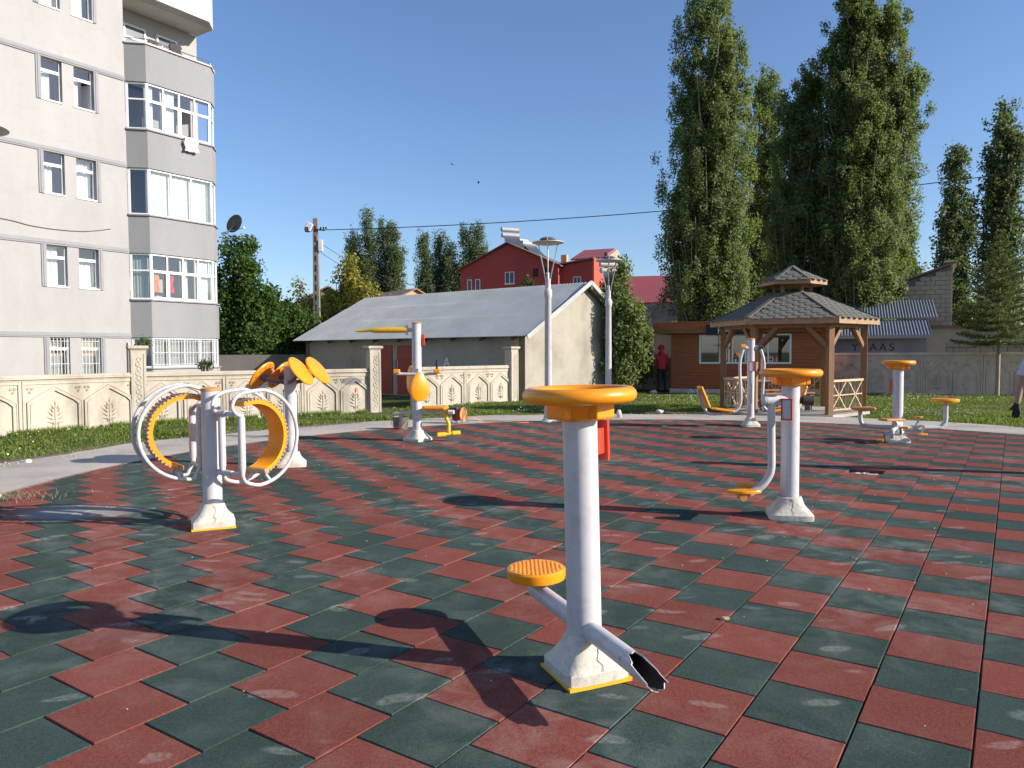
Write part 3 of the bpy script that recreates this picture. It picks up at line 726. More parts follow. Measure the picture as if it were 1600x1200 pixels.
dr = MB(); dr.bx(6.0, 7.45, -.03, -.004, 0, 1.80)
for q in range(6): dr.bx(6.0, 7.45, -.045, -.0301, .15+q*.3, .18+q*.3)
dr.bx(6.7, 6.74, -.05, -.0301, 0, 1.8); flipx(dr).build('double_door', M_['doorred'], barn)
def text_obj(name, body, size, mat, M, parent=None, ext=.004):
    cu = bpy.data.curves.new(name, 'FONT'); cu.body = body; cu.size = size; cu.extrude = ext
    o = bpy.data.objects.new(name, cu); COL.objects.link(o); dg = bpy.context.evaluated_depsgraph_get()
    me = bpy.data.meshes.new_from_object(o.evaluated_get(dg)); bpy.data.objects.remove(o); me.name = name; me.materials.clear(); me.materials.append(mat)
    ob = bpy.data.objects.new(name, me); COL.objects.link(ob); ob.parent = parent; ob.matrix_local = M; return ob
FR = Matrix.Rotation(R_(90), 4, 'X')
text_obj('painted_letter', 'A', .5, M_['white'], Matrix.Translation((LB-3.5, -.012, 1.0)) @ FR, barn)
# ------------------------------------------------------------------ houses behind
def gable_house(name, label, loc, rz, W, D, E_, Rg, wallm, roofm, over=.3, cat='house'):
    """gable end faces local -y, width W along x, depth D along y"""
    r = empty(name, loc, rz, label, cat)
    m = MB(); m.prism([(-W/2, -1.3), (W/2, -1.3), (W/2, E_), (0, Rg), (-W/2, E_)], 0, D, 'y'); m.build('wall', wallm, r)
    L = math.hypot(W/2, Rg-E_); cx, cz = (W/2)/L, (Rg-E_)/L
    for s in (-1, 1):
        m = MB(); a = Vector((s*(W/2+over*cx), 0, E_-over*cz+.05)); b = Vector((0, 0, Rg+.05))
        m.add([(a.x, -over, a.z), (b.x, -over, b.z), (b.x, D+over, b.z), (a.x, D+over, a.z), (a.x, -over, a.z+.1), (b.x, -over, b.z+.1), (b.x, D+over, b.z+.1), (a.x, D+over, a.z+.1)],
              [(0,1,2,3), (4,5,6,7), (0,1,5,4), (1,2,6,5), (2,3,7,6), (3,0,4,7)]); m.build('roof', roofm, r)
    return r
def simple_window(parent, x, y, z, w, h, dark=False, split=1):
    m = MB(); t = .07
    for a, b, c, d in ((x, x+t, z, z+h), (x+w-t, x+w, z, z+h), (x+t, x+w-t, z, z+t), (x+t, x+w-t, z+h-t, z+h)): m.bx(a, b, y-.06, y-.002, c, d)
    for k in range(1, split+1): m.bx(x+w*k/(split+1)-t/2, x+w*k/(split+1)+t/2, y-.055, y-.002, z+t, z+h-t)
    if not dark: m.bx(x-.06, x+w+.06, y-.11, y-.002, z-.07, z-.002)
    o = m.build('window', M_['black'] if dark else M_['white'], parent)
    q = MB(); q.quad((x+t, y-.02, z+t), (x+w-t, y-.02, z+t), (x+w-t, y-.02, z+h-t), (x+t, y-.02, z+h-t)); q.build('pane', M_['black'] if dark else M_['panelglass'], o)
# red house, gable turned to the camera, long side to the right
RY = 75.0
rh = gable_house('red_house', 'brick red gabled house with solar heaters on its roof', (-.35, RY, 1.0), R_(-22), 10.6, 10, 9.0, 11.4, M_['redwall'], M_['roofbrown'], .4)
# shift apex to the left part by a side wing
for x, z, w, h, dk, sp in ((-4.5, 6.8, .5, 1.2, False, 0), (-3.6, 6.8, .55, 1.2, False, 0), (-.3, 7.4, 1.0, 1.2, False, 1), (2.7, 8.0, .5, .8, True, 0), (3.9, 8.1, .5, .8, True, 0)):
    simple_window(rh, x, 0, z, w, h, dk, sp)
wg = MB(); wg.prism([(5.2, -1.3), (8.5, -1.3), (8.5, 9.5), (5.2, 9.0)], .8, 10, 'y'); wg.build('side_wing', M_['redwall'], rh)
wr = MB(); wr.prism([(4.9, 9.05), (8.7, 9.56), (8.7, 9.70), (4.9, 9.19)], .5, 10.3, 'y'); wr.build('wing_roof', M_['roofbrown'], rh)
og = MB(); og.prism([(.8, -1.3), (14.5, -1.3), (14.5, 6.9), (10.5, 9.0), (8.0, 10.6), (5.0, 9.95), (.8, 9.55)], 8.502, 8.7, 'x'); og.build('orange_side_wall', M_['orangewall'], rh)
og = MB(); og.prism([(5.0, 10.0), (8.0, 10.62), (10.52, 9.02), (11.2, 8.7), (11.2, 11.4), (10.0, 11.6)], 8.45, 8.68, 'x'); og.build('parapet_patch', M_['blockwall'], rh)
og = MB(); og.prism([(5.0, 10.05), (10.0, 11.6), (10.0, 11.75), (5.0, 10.2)], 5.0, 8.44, 'x'); og.build('annex_roof', M_['roofred'], rh)
ch = MB(); ch.bx(8.72, 9.1, 4.4, 5.0, 3, 10.6); ch.build('flue', M_['roofbrown'], rh)
ch = MB(); ch.bx(4.6, 5.2, 3, 3.6, 8.8, 10.4); ch.build('chimney', M_['peach'], rh)
simple_window(rh, 6.6, .8, 6.9, .8, 1.0)
def heater(label, base, sc=1.0, rz=0.0, tanks=1, group='solar water heaters'):
    r = empty('solar_heater', base, rz, label, 'solar heater', group)
    m = MB(); m.add([Vector(p)*sc for p in ((-.9, 0, .1), (.9, 0, .1), (.9, 1.5, 1.35), (-.9, 1.5, 1.35), (-.9, .06, .02), (.9, .06, .02), (.9, 1.56, 1.27), (-.9, 1.56, 1.27))],
                    [(0,1,2,3), (4,5,6,7), (0,1,5,4), (1,2,6,5), (2,3,7,6), (3,0,4,7)]); m.build('collector', M_['panelglass'], r)
    for k in range(tanks):
        m = MB(); m.lathe([(.26*sc, -1.0*sc), (.26*sc, 1.0*sc)], 16, (0, 1.75*sc + k*.1, (1.55 + k*.62)*sc), Matrix.Rotation(R_(90), 3, 'Y')); o = m.build('tank', M_['zinc'], r, smooth=40)
        m = MB(); m.lathe([(.265*sc, 0), (.265*sc, .06*sc), (.18*sc, .1*sc)], 16, (1.0*sc, 1.75*sc + k*.1, (1.55 + k*.62)*sc), Matrix.Rotation(R_(90), 3, 'Y')); m.build('end_cap', basic('pink_cap', (.6,.09,.11), .5), o, smooth=40)
    m = MB()
    for x in (-.7, .7):
        m.beam((x*sc, 1.6*sc, -.6), (x*sc, 1.6*sc, 1.35*sc), .06, .06); m.beam((x*sc, .1*sc, -.3), (x*sc, .1*sc, .1*sc), .05, .05)
    m.build('frame', M_['steel'], r); return r
heater('topmost solar heater on the ridge of the red house', (.6, 76.3, 12.2), .95, R_(25), 2)
heater('solar heater behind the first on the red house ridge', (2.0, 77.6, 11.95), .85, R_(40))
heater('solar heater halfway down the red house roof', (3.0, 77.0, 11.3), 1.0, R_(45))
heater('solar heaters with pink caps above the dark red metal roof', (7.7, 54.0, 6.35), .75, R_(20), 2)
# dark red hipped roof building
rr = empty('red_roofed_house', (11.5, 56, 0), R_(-12), 'low house with dark red metal roof behind the barn', 'house')
m = MB(); m.bx(-6, 6, 0, 8, -.1, 5.3); m.build('wall', M_['peach'], rr)
m = MB(); m.add([(-6.6, -.5, 5.2), (6.6, -.5, 5.2), (6.6, 8.5, 5.2), (-6.6, 8.5, 5.2), (-2.9, 3.8, 7.6), (6.2, 3.8, 7.6)], [(0,1,5,4), (1,2,5), (2,3,4,5), (3,0,4), (0,3,2,1)]); m.build('roof', M_['roofred'], rr)
# small red building behind kiosk gap
m = MB()
ob = empty('orange_hut', (8.8, 46.5, 0), R_(-10), 'bright orange wall glimpsed between the kiosk eave and the person in red', 'hut')
m.bx(-2.2, 2.2, 0, 3, -.1, 3.2); m.build('wall', M_['orangewall'], ob)
m = MB(); m.bx(-2.4, 2.4, -.2, 3.2, 3.2, 3.32); m.build('roof', M_['roofbrown'], ob)
# rusty roofed shed
rs = empty('rusty_shed', (9.6, 42.0, 0), R_(-33), 'shed with rusty sheet roof and peach gable beside the tall poplar', 'shed')
m = MB(); m.prism([(-2.1, -.1), (2.1, -.1), (2.1, 3.0), (0, 4.2), (-2.1, 3.0)], -3.6, 3.6, 'x'); m.build('wall', M_['peach'], rs)
def rsl(s):
    L = math.hypot(2.5, 1.4)
    for q in range(6):
        a = -3.9 + q*1.3; mm = MB(); corrugated(mm, a, a+1.28, 0, 1, lambda u, v, hh: (u, s*(2.5 - 2.5*v), 2.80 + 1.45*v + hh + (q % 2)*.02), per=.16, amp=.02); mm.build('roof_sheet', M_['rust'], rs, smooth=60)
rsl(-1); rsl(1)
m = MB(); m.beam((3.95, -2.5, 2.8), (3.95, 0, 4.22), .05, .14); m.beam((3.95, 2.5, 2.8), (3.95, 0, 4.22), .05, .14); m.build('verge_board', M_['white'], rs)
# mud house, ochre house and peach gable at the left
gable_house('mud_house', 'brown mud house half hidden by the green shrubs', (-12.6, 39, 0), R_(28), 6, 6, 2.6, 4.0, M_['mud'], M_['roofbrown'])
gable_house('ochre_house', 'ochre gable behind the yellow leaved tree', (-11.6, 47, 0), R_(18), 7.5, 8, 3.6, 5.6, M_['mud'], M_['roofbrown'])
gable_house('peach_house', 'peach gable peeping over the barn roof', (-8.3, 64, 0), R_(38), 7.5, 9, 5.2, 6.9, M_['peach'], M_['rust'])
# low dark wall left of the barn
lw = MB(); lw.bx(0, 7.2, 0, .22, -.05, 1.46); o = lw.build('yard_wall', M_['render_dark']); o.location = (-14.9, 29.6, 0); o.rotation_euler = (0, 0, math.atan2(.9, 7)); tag(o, 'low dark rendered yard wall left of the barn', 'wall')
# ---- right: shed with blue roof, block house, block wall
sh = empty('lean_to', (13.2, 30.4, 0), R_(-24), 'grey lean-to with pale blue corrugated roof behind the right wall', 'shed')
m = MB(); m.bx(0, 3.3, 0, 3.6, -.05, 2.18); m.build('wall', M_['render_dark'], sh); sh.children[0].data.materials[0] = concrete('lean_to_render', (.30,.29,.29), (.2,.19,.19), .8)
m = MB(); corrugated(m, -.5, 3.45, -.3, 1.55, lambda u, v, hh: (u, v, 2.16+.36*v+hh), .11, .018, .05); m.build('roof_sheet', M_['bluezinc'], sh, smooth=60)
m = MB(); corrugated(m, -.2, 3.8, 1.48, 3.6, lambda u, v, hh: (u, v, 2.16+.40*v+hh), .11, .018, .09); m.build('roof_sheet', M_['bluezinc'], sh, smooth=60)
m = MB(); m.bx(-.5, 3.45, -.33, -.29, 1.98, 2.12); m.build('fascia', M_['zinc'], sh)
for body, x in (('Y', .62), ('L', .98), ('A', 1.28), ('A', 1.62), ('S', 1.98)):
    text_obj('painted_letter', body, .42, M_['black'], Matrix.Translation((x, -.008, 1.50)) @ FR, sh, .002)
bh = empty('block_house', (17.95, 33.6, 0), R_(-24), 'sandy block house with chimney right of the tall poplars', 'house')
BW, BD, BE = 3.6, 4.5, 3.0
blk = MB(); brng = random.Random(9)
blk.prism([(-2.6, -.05), (BW-2.0, -.05), (BW-2.0, 5.25), (-2.6, 3.7)], .06, BD, 'y'); blk.build('core', M_['render_dark'], bh)
n = 0; blm = {}
def block_mesh(L, mat):
    k = round(L, 2)
    if k not in blm:
        q = MB(); q.bx(0, k-.015, 0, .06, 0, .185); mm = q.mesh('stone_block'); mm.materials.append(mat); blm[k] = mm
    return blm[k]
for row in range(9, 26):
    z = row*.2; x = -2.6 - (.2 if row % 2 else 0)
    while x < BW-2.05:
        L = .4; x0 = max(x, -2.6); x1 = min(x+L, BW-2.0); top = 3.7 + (min(x0, x1)+2.6)/(BW+.6)*1.55
        if z + .19 <= top and x1 - x0 > .12:
            o = inst('block', block_mesh(x1-x0, M_['blockwall']), bh, (x0, brng.uniform(-.006, .006), z)); n += 1
        x += L
for row in range(9, 26):
    z = row*.2; y = .07 - (.2 if row % 2 else 0)
    while y < BD:
        y0 = max(y, .07); y1 = min(y+.4, BD); top = 5.25 - (y0/BD)*1.35
        if z + .19 <= top and y1-y0 > .12:
            inst('block', block_mesh(y1-y0, M_['blockwall']), bh, (BW-1.94 + brng.uniform(-.006, .006), y0, z), R_(90))
        y += .4
m = MB(); m.prism([(-2.9, 3.62), (BW-1.85, 5.34), (BW-1.85, 5.43), (-2.9, 3.71)], -.12, 2.2, 'y'); m.build('roof', M_['roofbrown'], bh)
m = MB(); m.add([(BW-1.80, -.1, 5.38), (BW-1.80, BD+.1, 4.0), (BW-2.3, BD+.1, 4.0), (BW-2.3, -.1, 5.38), (BW-1.80, -.1, 5.46), (BW-1.80, BD+.1, 4.08), (BW-2.3, BD+.1, 4.08), (BW-2.3, -.1, 5.46)], [(0,1,2,3), (4,5,6,7), (0,1,5,4), (1,2,6,5), (2,3,7,6), (3,0,4,7)]); m.build('roof_edge', M_['castgrey'], bh)
m = MB(); m.bx(-1.75, -1.15, 1.0, 1.6, 3.6, 5.1)
for x, y in ((-1.72, 1.03), (-1.24, 1.03), (-1.72, 1.51), (-1.24, 1.51)): m.bx(x, x+.06, y, y+.06, 5.1, 5.38)
m.bx(-1.82, -1.08, .93, 1.67, 5.38, 5.46); m.build('chimney', M_['castgrey'], bh)
bwl = empty('block_wall', (15.9, 27.2, 0), math.atan2(-4.2, 10.05), 'low wall of grey blocks above the shaded cast wall', 'wall')
m = MB(); m.bx(0, 7, .07, .22, -.05, 1.78); m.build('core', M_['render_dark'], bwl)
for row in range(7, 9):
    x = -.2 if row % 2 else 0
    while x < 6.9:
        x0 = max(0, x); x1 = min(x+.42, 7)
        if x1-x0 > .1: inst('block', block_mesh(x1-x0, M_['castgrey'] if False else M_['blockwall']), bwl, (x0, brng.uniform(-.01, .005), row*.2+.01))
        x += .42
m = MB(); wv = empty('brick_shed', (19.8, 31.5, 0), R_(-25), 'tan block shed low behind the spruce', 'shed'); m.bx(-2.4, 3, 0, 2, -.05, 2.45); m.build('wall', M_['blockwall'], wv); m = MB(); m.bx(-2.6, 3.2, -.2, 2.2, 2.45, 2.55); m.build('roof', M_['roofbrown'], wv)

# ------------------------------------------------------------------ wooden kiosk
kz = math.atan2(-.42, .91)
kk = empty('kiosk', (5.98, 27.95, 0), kz, 'reddish brown plank kiosk with wide window behind the gazebo', 'kiosk')
KW, KD, KH = 5.45, 3.0, 2.18
m = MB(); m.bx(.05, KW-.05, .06, KD-.05, .12, KH); m.build('core', M_['interior'], kk)
pl = MB(); z = .14; krng = random.Random(2)
WX0, WX1, WZ0, WZ1 = 1.05, 4.25, 1.05, 2.12
while z < KH - .02:
    z1 = min(z+.118, KH)
    for x0, x1 in ((0, WX0), (WX1, KW)) if (WZ0 < (z+z1)/2 < WZ1) else ((0, KW),):
        pl.bx(x0, x1, krng.uniform(0, .006), .055, z, z1-.008)
    pl.bx(KW-.055, KW+krng.uniform(-.004, .002), .06, KD, z, z1-.008); pl.bx(krng.uniform(-.002, .004), .05, .06, KD, z, z1-.008)
    z = z1
tag(pl.build('cladding', M_['kiosk'], kk), kind='stuff')
m = MB(); m.bx(-.62, KW+.12, -.30, KD+.1, KH+.10, KH+.42); m.build('fascia', M_['kiosk'], kk, bevel=.01)
m = MB(); m.bx(-.6, KW+.1, -.28, KD+.08, KH+.001, KH+.099); m.build('roof_beam', M_['wood'], kk)
m = MB(); m.bx(-.05, KW+.05, .0, KD, -.05, .119); m.build('plinth', M_['castgrey'], kk)
m = MB(); t = .06
for a, b_, c, d in ((WX0, WX0+t, WZ0, WZ1), (WX1-t, WX1, WZ0, WZ1), (WX0+t, WX1-t, WZ0, WZ0+t), (WX0+t, WX1-t, WZ1-t, WZ1), (WX0+.78, WX0+.83, WZ0+t, WZ1-t), (WX0+1.62, WX0+1.68, WZ0+t, WZ1-t), (WX0+2.4, WX0+2.45, WZ0+t, WZ1-t)): m.bx(a, b_, -.02, .05, c, d)
kw = m.build('window', M_['white'], kk)
m = MB(); m.quad((WX0+t, .02, WZ0+t), (WX1-t, .02, WZ0+t), (WX1-t, .02, WZ1-t), (WX0+t, .02, WZ1-t)); m.build('pane', M_['glassdark'], kw)
m = MB(); m.bx(1.35, 3.3, -.34, -.31, KH-.08, KH+.30); sgn = m.build('sign_board', M_['black'], kk)
text_obj('sign_text', 'HAS', .36, basic('pale_green_letters', (.45,.62,.45), .5), Matrix.Translation((1.75, -.352, KH-.04)) @ FR, sgn)

# ------------------------------------------------------------------ gazebo
gz = empty('gazebo', (7.05, 18.75, 0), math.atan2(-7.05, 18.75), 'hexagonal wooden gazebo with shingled double roof', 'gazebo')
GR, GE, EZ, TZ, TR = 1.66, 1.98, 2.24, 2.88, .56
hexp = lambda r, k: (r*math.cos(R_(60*k)), r*math.sin(R_(60*k)))
for k in range(6):
    x, y = hexp(GR, k); m = MB(); m.box((x, y, 1.06), (.14, .14, 2.2), R_(60*k)); m.build('post', M_['wood'], gz, bevel=.008)
    for s in (-1, 1):
        a = R_(60*k + 90 + s*60 - (0 if s < 0 else 0)); nx, ny = hexp(GR, k+s); d = Vector((nx-x, ny-y, 0)).normalized()
        m = MB(); m.beam((x+d.x*.07, y+d.y*.07, 1.62), (x+d.x*.5, y+d.y*.5, 2.06), .06, .10); m.build('brace', M_['wood'], gz)
    nx, ny = hexp(GR, k+1); m = MB(); m.beam((x, y, 2.12), (nx, ny, 2.12), .08, .14); m.build('beam', M_['wood'], gz)
    x, y = hexp(GE, k); nx, ny = hexp(GE, k+1); m = MB(); m.beam((x, y, EZ-.04), (nx, ny, EZ-.04), .035, .15); m.build('fascia', M_['fascia'], gz)
    m = MB(); tx, ty = hexp(TR, k); tnx, tny = hexp(TR, k+1)
    m.add([(x, y, EZ), (nx, ny, EZ), (tnx, tny, TZ), (tx, ty, TZ), (x, y, EZ+.03), (nx, ny, EZ+.03), (tnx, tny, TZ+.03), (tx, ty, TZ+.03)], [(0,1,2,3), (4,5,6,7), (0,1,5,4), (1,2,6,5), (2,3,7,6), (3,0,4,7)])
    deck = m.build('roof_deck', M_['wood'], gz)
shm = basic('bitumen_shingle', (.145,.135,.11), .95, .15, 20, (.10,.092,.075), .5, .4, 120)
def shingle_mesh(w, h):
    q = MB(); q.prism([(-w/2+.004, h*.45), (-w/2+.004, -h*.2), (-w/4, -h*.55), (w/4, -h*.55), (w/2-.004, -h*.2), (w/2-.004, h*.45)], 0, .012); mm = q.mesh('shingle'); mm.materials.append(shm); return mm
sme = shingle_mesh(.27, .27)
def shingle_face(parent, k, r0, z0, r1, z1, dz, me, w=.27, step=.135):
    a = Vector((*hexp(r0, k), z0+dz)); b_ = Vector((*hexp(r0, k+1), z0+dz)); c = Vector((*hexp(r1, k), z1+dz)); d = Vector((*hexp(r1, k+1), z1+dz))
    ex = (b_-a).normalized(); mid0 = (a+b_)/2; mid1 = (c+d)/2; ey = (mid1-mid0); H = ey.length; ey.normalize(); ez = ex.cross(ey)
    rows = int(H/step)
    for q in range(rows):
        t = (q+.5)/rows; half = ((b_-a).length*(1-t) + (d-c).length*t)/2; n = int(2*half/w)+2
        for i in range(-n, n+1):
            x = (i + (.5 if q % 2 else 0))*w
            if abs(x) > half - w*.28: continue
            o = mid0 + ey*(H*t) + ex*x + ez*(.006 + q*.0006)
            ty = ey*math.cos(.07) - ez*-math.sin(.07)*-1; tz = ex.cross(ty)
            M = Matrix((( ex.x, ty.x, tz.x, o.x), (ex.y, ty.y, tz.y, o.y), (ex.z, ty.z, tz.z, o.z), (0,0,0,1)))
            inst('shingle', me, parent, None, M=M)
for k in (3, 4, 5): shingle_face(gz, k, GE, EZ, TR, TZ, .03, sme)
m = MB()
for k in (0, 1, 2):
    a, b_, c, d = [Vector((*hexp(r, q), z)) for r, q, z in ((GE, k, EZ+.035), (GE, k+1, EZ+.035), (TR, k+1, TZ+.035), (TR, k, TZ+.035))]
    for q in range(10):
        m.add([a.lerp(d, q/10) + Vector((0,0,.012)), b_.lerp(c, q/10) + Vector((0,0,.012)), b_.lerp(c, (q+1)/10) , a.lerp(d, (q+1)/10)], [(0,1,2,3)])
tag(m.build('back_shingles', shm, gz), kind='stuff')
for k in range(6):
    m = MB(); m.beam((*hexp(GE, k), EZ+.05), (*hexp(TR, k), TZ+.05), .12, .025); m.build('hip_cap', shm, gz)
    m = MB(); x, y = hexp(.44, k); m.box((x, y, TZ+.12), (.07, .07, .44), R_(60*k)); m.build('lantern_post', M_['wood'], gz)
CE, CZ, CT = .80, 3.22, 3.62
for k in range(6):
    x, y = hexp(CE, k); nx, ny = hexp(CE, k+1); m = MB(); m.beam((x, y, CZ-.03), (nx, ny, CZ-.03), .03, .12); m.build('lantern_fascia', M_['fascia'], gz)
    m = MB(); m.add([(x, y, CZ+.02), (nx, ny, CZ+.02), (0, 0, CT), (0, 0, CT-.05), (x, y, CZ), (nx, ny, CZ)], [(0,1,2), (4,3,5), (0,4,5,1)]); m.build('lantern_roof', shm, gz)
    m = MB(); m.beam((x, y, CZ+.035), (0, 0, CT+.02), .09, .02); m.build('hip_cap', shm, gz)
for k in (3, 4, 5): shingle_face(gz, k, CE, CZ+.02, .04, CT-.02, .0, sme, .27, .13)
# railings on four sides (open at the front): spokes inside square frames
def railing(k, skip=False):
    a = Vector((*hexp(GR, k), 0)); b_ = Vector((*hexp(GR, k+1), 0)); d = (b_-a); L = d.length; d.normalize()
    r = MB(); r.beam(a + d*.07 + Vector((0,0,.80)), b_ - d*.07 + Vector((0,0,.80)), .07, .05); ro = r.build('railing', M_['woodlight'], gz)
    P = lambda s, z: a + d*(.07 + s*(L-.14)) + Vector((0, 0, z))
    def bar(p, q):
        mm = MB(); mm.beam(p, q, .028, .028); mm.build('slat', M_['woodlight'], ro)
    bar(P(0, .12), P(1, .12)); bar(P(0, .46), P(.99, .46))
    for c0, c1 in ((0, .48), (.52, 1)):
        c = (c0+c1)/2
        for s in (c0+.02, c, c1-.02): bar(P(s, .12), P(s, .775))
        bar(P(c0+.03, .13), P(c1-.03, .765)); bar(P(c1-.03, .13), P(c0+.03, .765))
        bar(P((c0+c)/2, .13), P((c0+c)/2, .765)); bar(P((c1+c)/2, .13), P((c1+c)/2, .765))
    return ro
for k in (5, 3, 2, 1): railing(k)
m = MB(); m.prism([hexp(GR+.15, k) for k in range(6)], -.05, .02); m.build('floor', M_['path'], gz)
tb = empty('picnic_table', (6.6, 19.0, .02), .3, 'wooden table with benches inside the gazebo', 'table')
m = MB(); m.bx(-.75, .75, -.38, .38, .72, .77); m.build('table_top', M_['wood'], tb, bevel=.01)
for x in (-.55, .55):
    m = MB(); m.beam((x, -.5, .0), (x, .3, .72), .07, .07); m.beam((x, .5, .0), (x, -.3, .72), .07, .07); m.build('leg', M_['darktube'], tb)
for y in (-.72, .72):
    m = MB(); m.bx(-.75, .75, y-.14, y+.14, .42, .46); m.build('bench_seat', M_['wood'], tb, bevel=.01)
    for x in (-.6, .6):
        m = MB(); m.bx(x-.03, x+.03, y-.1, y+.1, 0, .42); m.build('bench_leg', M_['darktube'], tb)
bt = MB(); bt.lathe([(.04, 0), (.042, .12), (.035, .16), (.015, .22), (.015, .25)], 12); o = bt.build('bottle', basic('bottle_pet', (.6,.5,.5), .2, .05), smooth=40); o.location = (6.50, 18.85, .792); tag(o, 'small plastic bottle standing on the gazebo table', 'bottle')
lb = MB(); lb.lathe([(.043, .05), (.043, .11)], 12); lb.build('wrapper', M_['red'], o)
# ------------------------------------------------------------------ exercise machines
def plinth(parent, rz=0.0, s=1.0, yellow=False, crack=True):
    m = MB(); n = 32; prof = []
    def sq(a, r, p):   # superellipse radius
        c, si = abs(math.cos(a)), abs(math.sin(a)); return r / (c**p + si**p)**(1/p)
    rings = ((.19, 0, 9), (.19, .045, 9), (.180, .055, 8), (.150, .085, 6), (.122, .125, 4), (.108, .165, 3), (.104, .185, 2.2), (.088, .190, 2))
    o = 0; V = []
    for r, z, p in rings:
        for k in range(n):
            a = 2*math.pi*k/n + rz*0; q = sq(a, r*s, p); V.append(Vector((q*math.cos(a), q*math.sin(a), z)))
    Rz = Matrix.Rotation(rz, 3, 'Z'); zz = .016 if yellow else .0
    m.add([Rz @ p + Vector((0, 0, zz)) for p in V], [(i*n+k, i*n+(k+1)%n, (i+1)*n+(k+1)%n, (i+1)*n+k) for i in range(len(rings)-1) for k in range(n)])
    ob = m.build('base_cover', M_['plinth'], parent, smooth=35)
    if yellow:
        m = MB(); m.box((0, 0, .0075), (.384*s, .384*s, .0165), rz); m.build('base_plate', M_['lemon'], parent)
    if crack:
        m = MB(); pts = [Rz @ Vector((.02*math.sin(t*9)+.01, -.19*s + .085*t*1.0 + .0, .055 + .12*t)) for t in (0, .25, .5, .75, 1)]
        P = []
        for i in range(6):
            t = i/5; r = [.19, .168, .146, .128, .114, .106][i]*s; z = [.052, .072, .092, .118, .145, .18][i] + zz
            P.append(Rz @ Vector((.012*math.sin(i*2.2)+.01, -r-.0005, z)))
        m.tube(P, .0013, 4); m.build('seam', M_['black'], ob)
    return ob
def post(parent, H, r=.08, z0=.15, cap=None, mat='post'):
    m = MB(); m.lathe([(r, z0), (r, H)], 28); o = m.build('post', M_[mat], parent, smooth=40)
    if cap:
        m = MB(); m.lathe([(r+.003, H-.015), (r+.003, H+.008), (r*.6, H+.018), (.001, H+.02)], 28); m.build('cap', M_[cap], parent, smooth=40)
    return o
def handwheel(parent, z, R=.262, rot=0.0):
    """yellow ring table with hub, z = middle of the rim"""
    m = MB(); n = 64; k = 14; V = []
    for i in range(n):
        a = 2*math.pi*i/n
        for j in range(k):
            b = 2*math.pi*j/k; rr = R - .038 + .038*math.cos(b); V.append((rr*math.cos(a), rr*math.sin(a), z + .036*math.sin(b)))
    m.add(V, [(i*k+j, ((i+1)%n)*k+j, ((i+1)%n)*k+(j+1)%k, i*k+(j+1)%k) for i in range(n) for j in range(k)])
    w = m.build('handwheel', M_['yellow'], parent, smooth=60)
    for q in range(3):
        a = rot + q*2*math.pi/3; m = MB()
        for s in (0,):
            pts = []
            for t in range(7):
                r = .06 + (R-.095)*t/6; hw = .085 - .03*math.sin(math.pi*t/6); pts.append((r, hw))
            top = [(r, hw) for r, hw in pts] + [(r, -hw) for r, hw in reversed(pts)]
            ca, sa = math.cos(a), math.sin(a)
            m.prism([(x*ca - y*sa, x*sa + y*ca) for x, y in top], z-.022, z+.012)
        m.build('spoke', M_['yellow'], w, bevel=.006)
    m = MB(); prof = [(.088, z-.118), (.105, z-.115), (.118, z-.095), (.142, z-.04), (.150, z-.03), (.150, z+.0)]
    m.lathe(prof, 8, rot=rot); m.build('hub', M_['yellow'], w, smooth=20, bevel=.012)
    for q in range(4):
        a = rot + R_(22) + q*math.pi/2; m = MB(); m.box((.135*math.cos(a), .135*math.sin(a), z-.068), (.05, .12, .075), a); m.build('hub_rib', M_['yellow'], w, bevel=.01)
    return w
def rect_sign(parent, c, w, h, normal, red=True):
    n = Vector((normal[0], normal[1], 0)).normalized(); t = Vector((-n.y, n.x, 0)); M = Matrix((t, -n, Vector((0,0,1)))).transposed()
    m = MB(); f = .012
    for x, z, a, b in ((-w/2, 0, f, h), (w/2, 0, f, h), (0, h/2, w, f), (0, -h/2, w, f)): m.box(Vector(c) + M @ Vector((x, 0, z)), (a+ (f if b == f else 0), .016, b), M=M)
    o = m.build('sign_frame', M_['red'], parent); m = MB(); m.box(Vector(c), (w, .006, h), M=M); m.build('sign_sheet', M_['paper'], o)
def spot(name, xy, label, rz=0.0): return empty(name, (*xy, 0), rz, label, 'exercise machine')

# 1 front twister with one foot disc and a torn pipe
t1 = spot('waist_twister', (.335, 3.40), 'nearest white post with yellow handwheel, one foot disc and a torn pipe end')
plinth(t1, R_(22), .82, True); post(t1, 1.20); handwheel(t1, 1.30, .262, R_(20)); t1.rotation_euler = (0, R_(-1.2), 0)
pd = Vector((.214, -.570, 0)).normalized(); pr = .044
m = MB(); A = -pd*.60; m.tube([A + Vector((0,0,.225)), pd*0 + Vector((0,0,.225)), pd*.42 + Vector((0,0,.225))], pr, 28, cap=False)
# torn end: ragged outer tube shell, top cut back and lower lip left
n = 28; V = []; IN = []; trn = random.Random(8)
side = Vector((-pd.y, pd.x, 0))
for k in range(n):
    a = 2*math.pi*k/n; dirv = side*math.cos(a) + Vector((0,0,1))*math.sin(a)
    up = math.sin(a); back = .41; tip = .635 - .17*max(0, up+.15)**.7 + .012*math.sin(k*1.9) + trn.uniform(-.006, .006); back = min(back, tip-.02)
    for tpos, rr in ((back, pr), (tip, pr + (.003 if up > .3 else 0)), (tip - .001, pr-.004)):
        V.append(pd*tpos + dirv*rr + Vector((0,0,.225)))
    IN += [pd*(tip-.003) + dirv*(pr-.0042) + Vector((0,0,.225)), pd*.2 + dirv*(pr-.0045) + Vector((0,0,.225))]
m.add(V, [(k*3+i, ((k+1)%n)*3+i, ((k+1)%n)*3+i+1, k*3+i+1) for k in range(n) for i in range(2)])
pipe = m.build('cross_pipe', M_['tube'], t1, smooth=40)
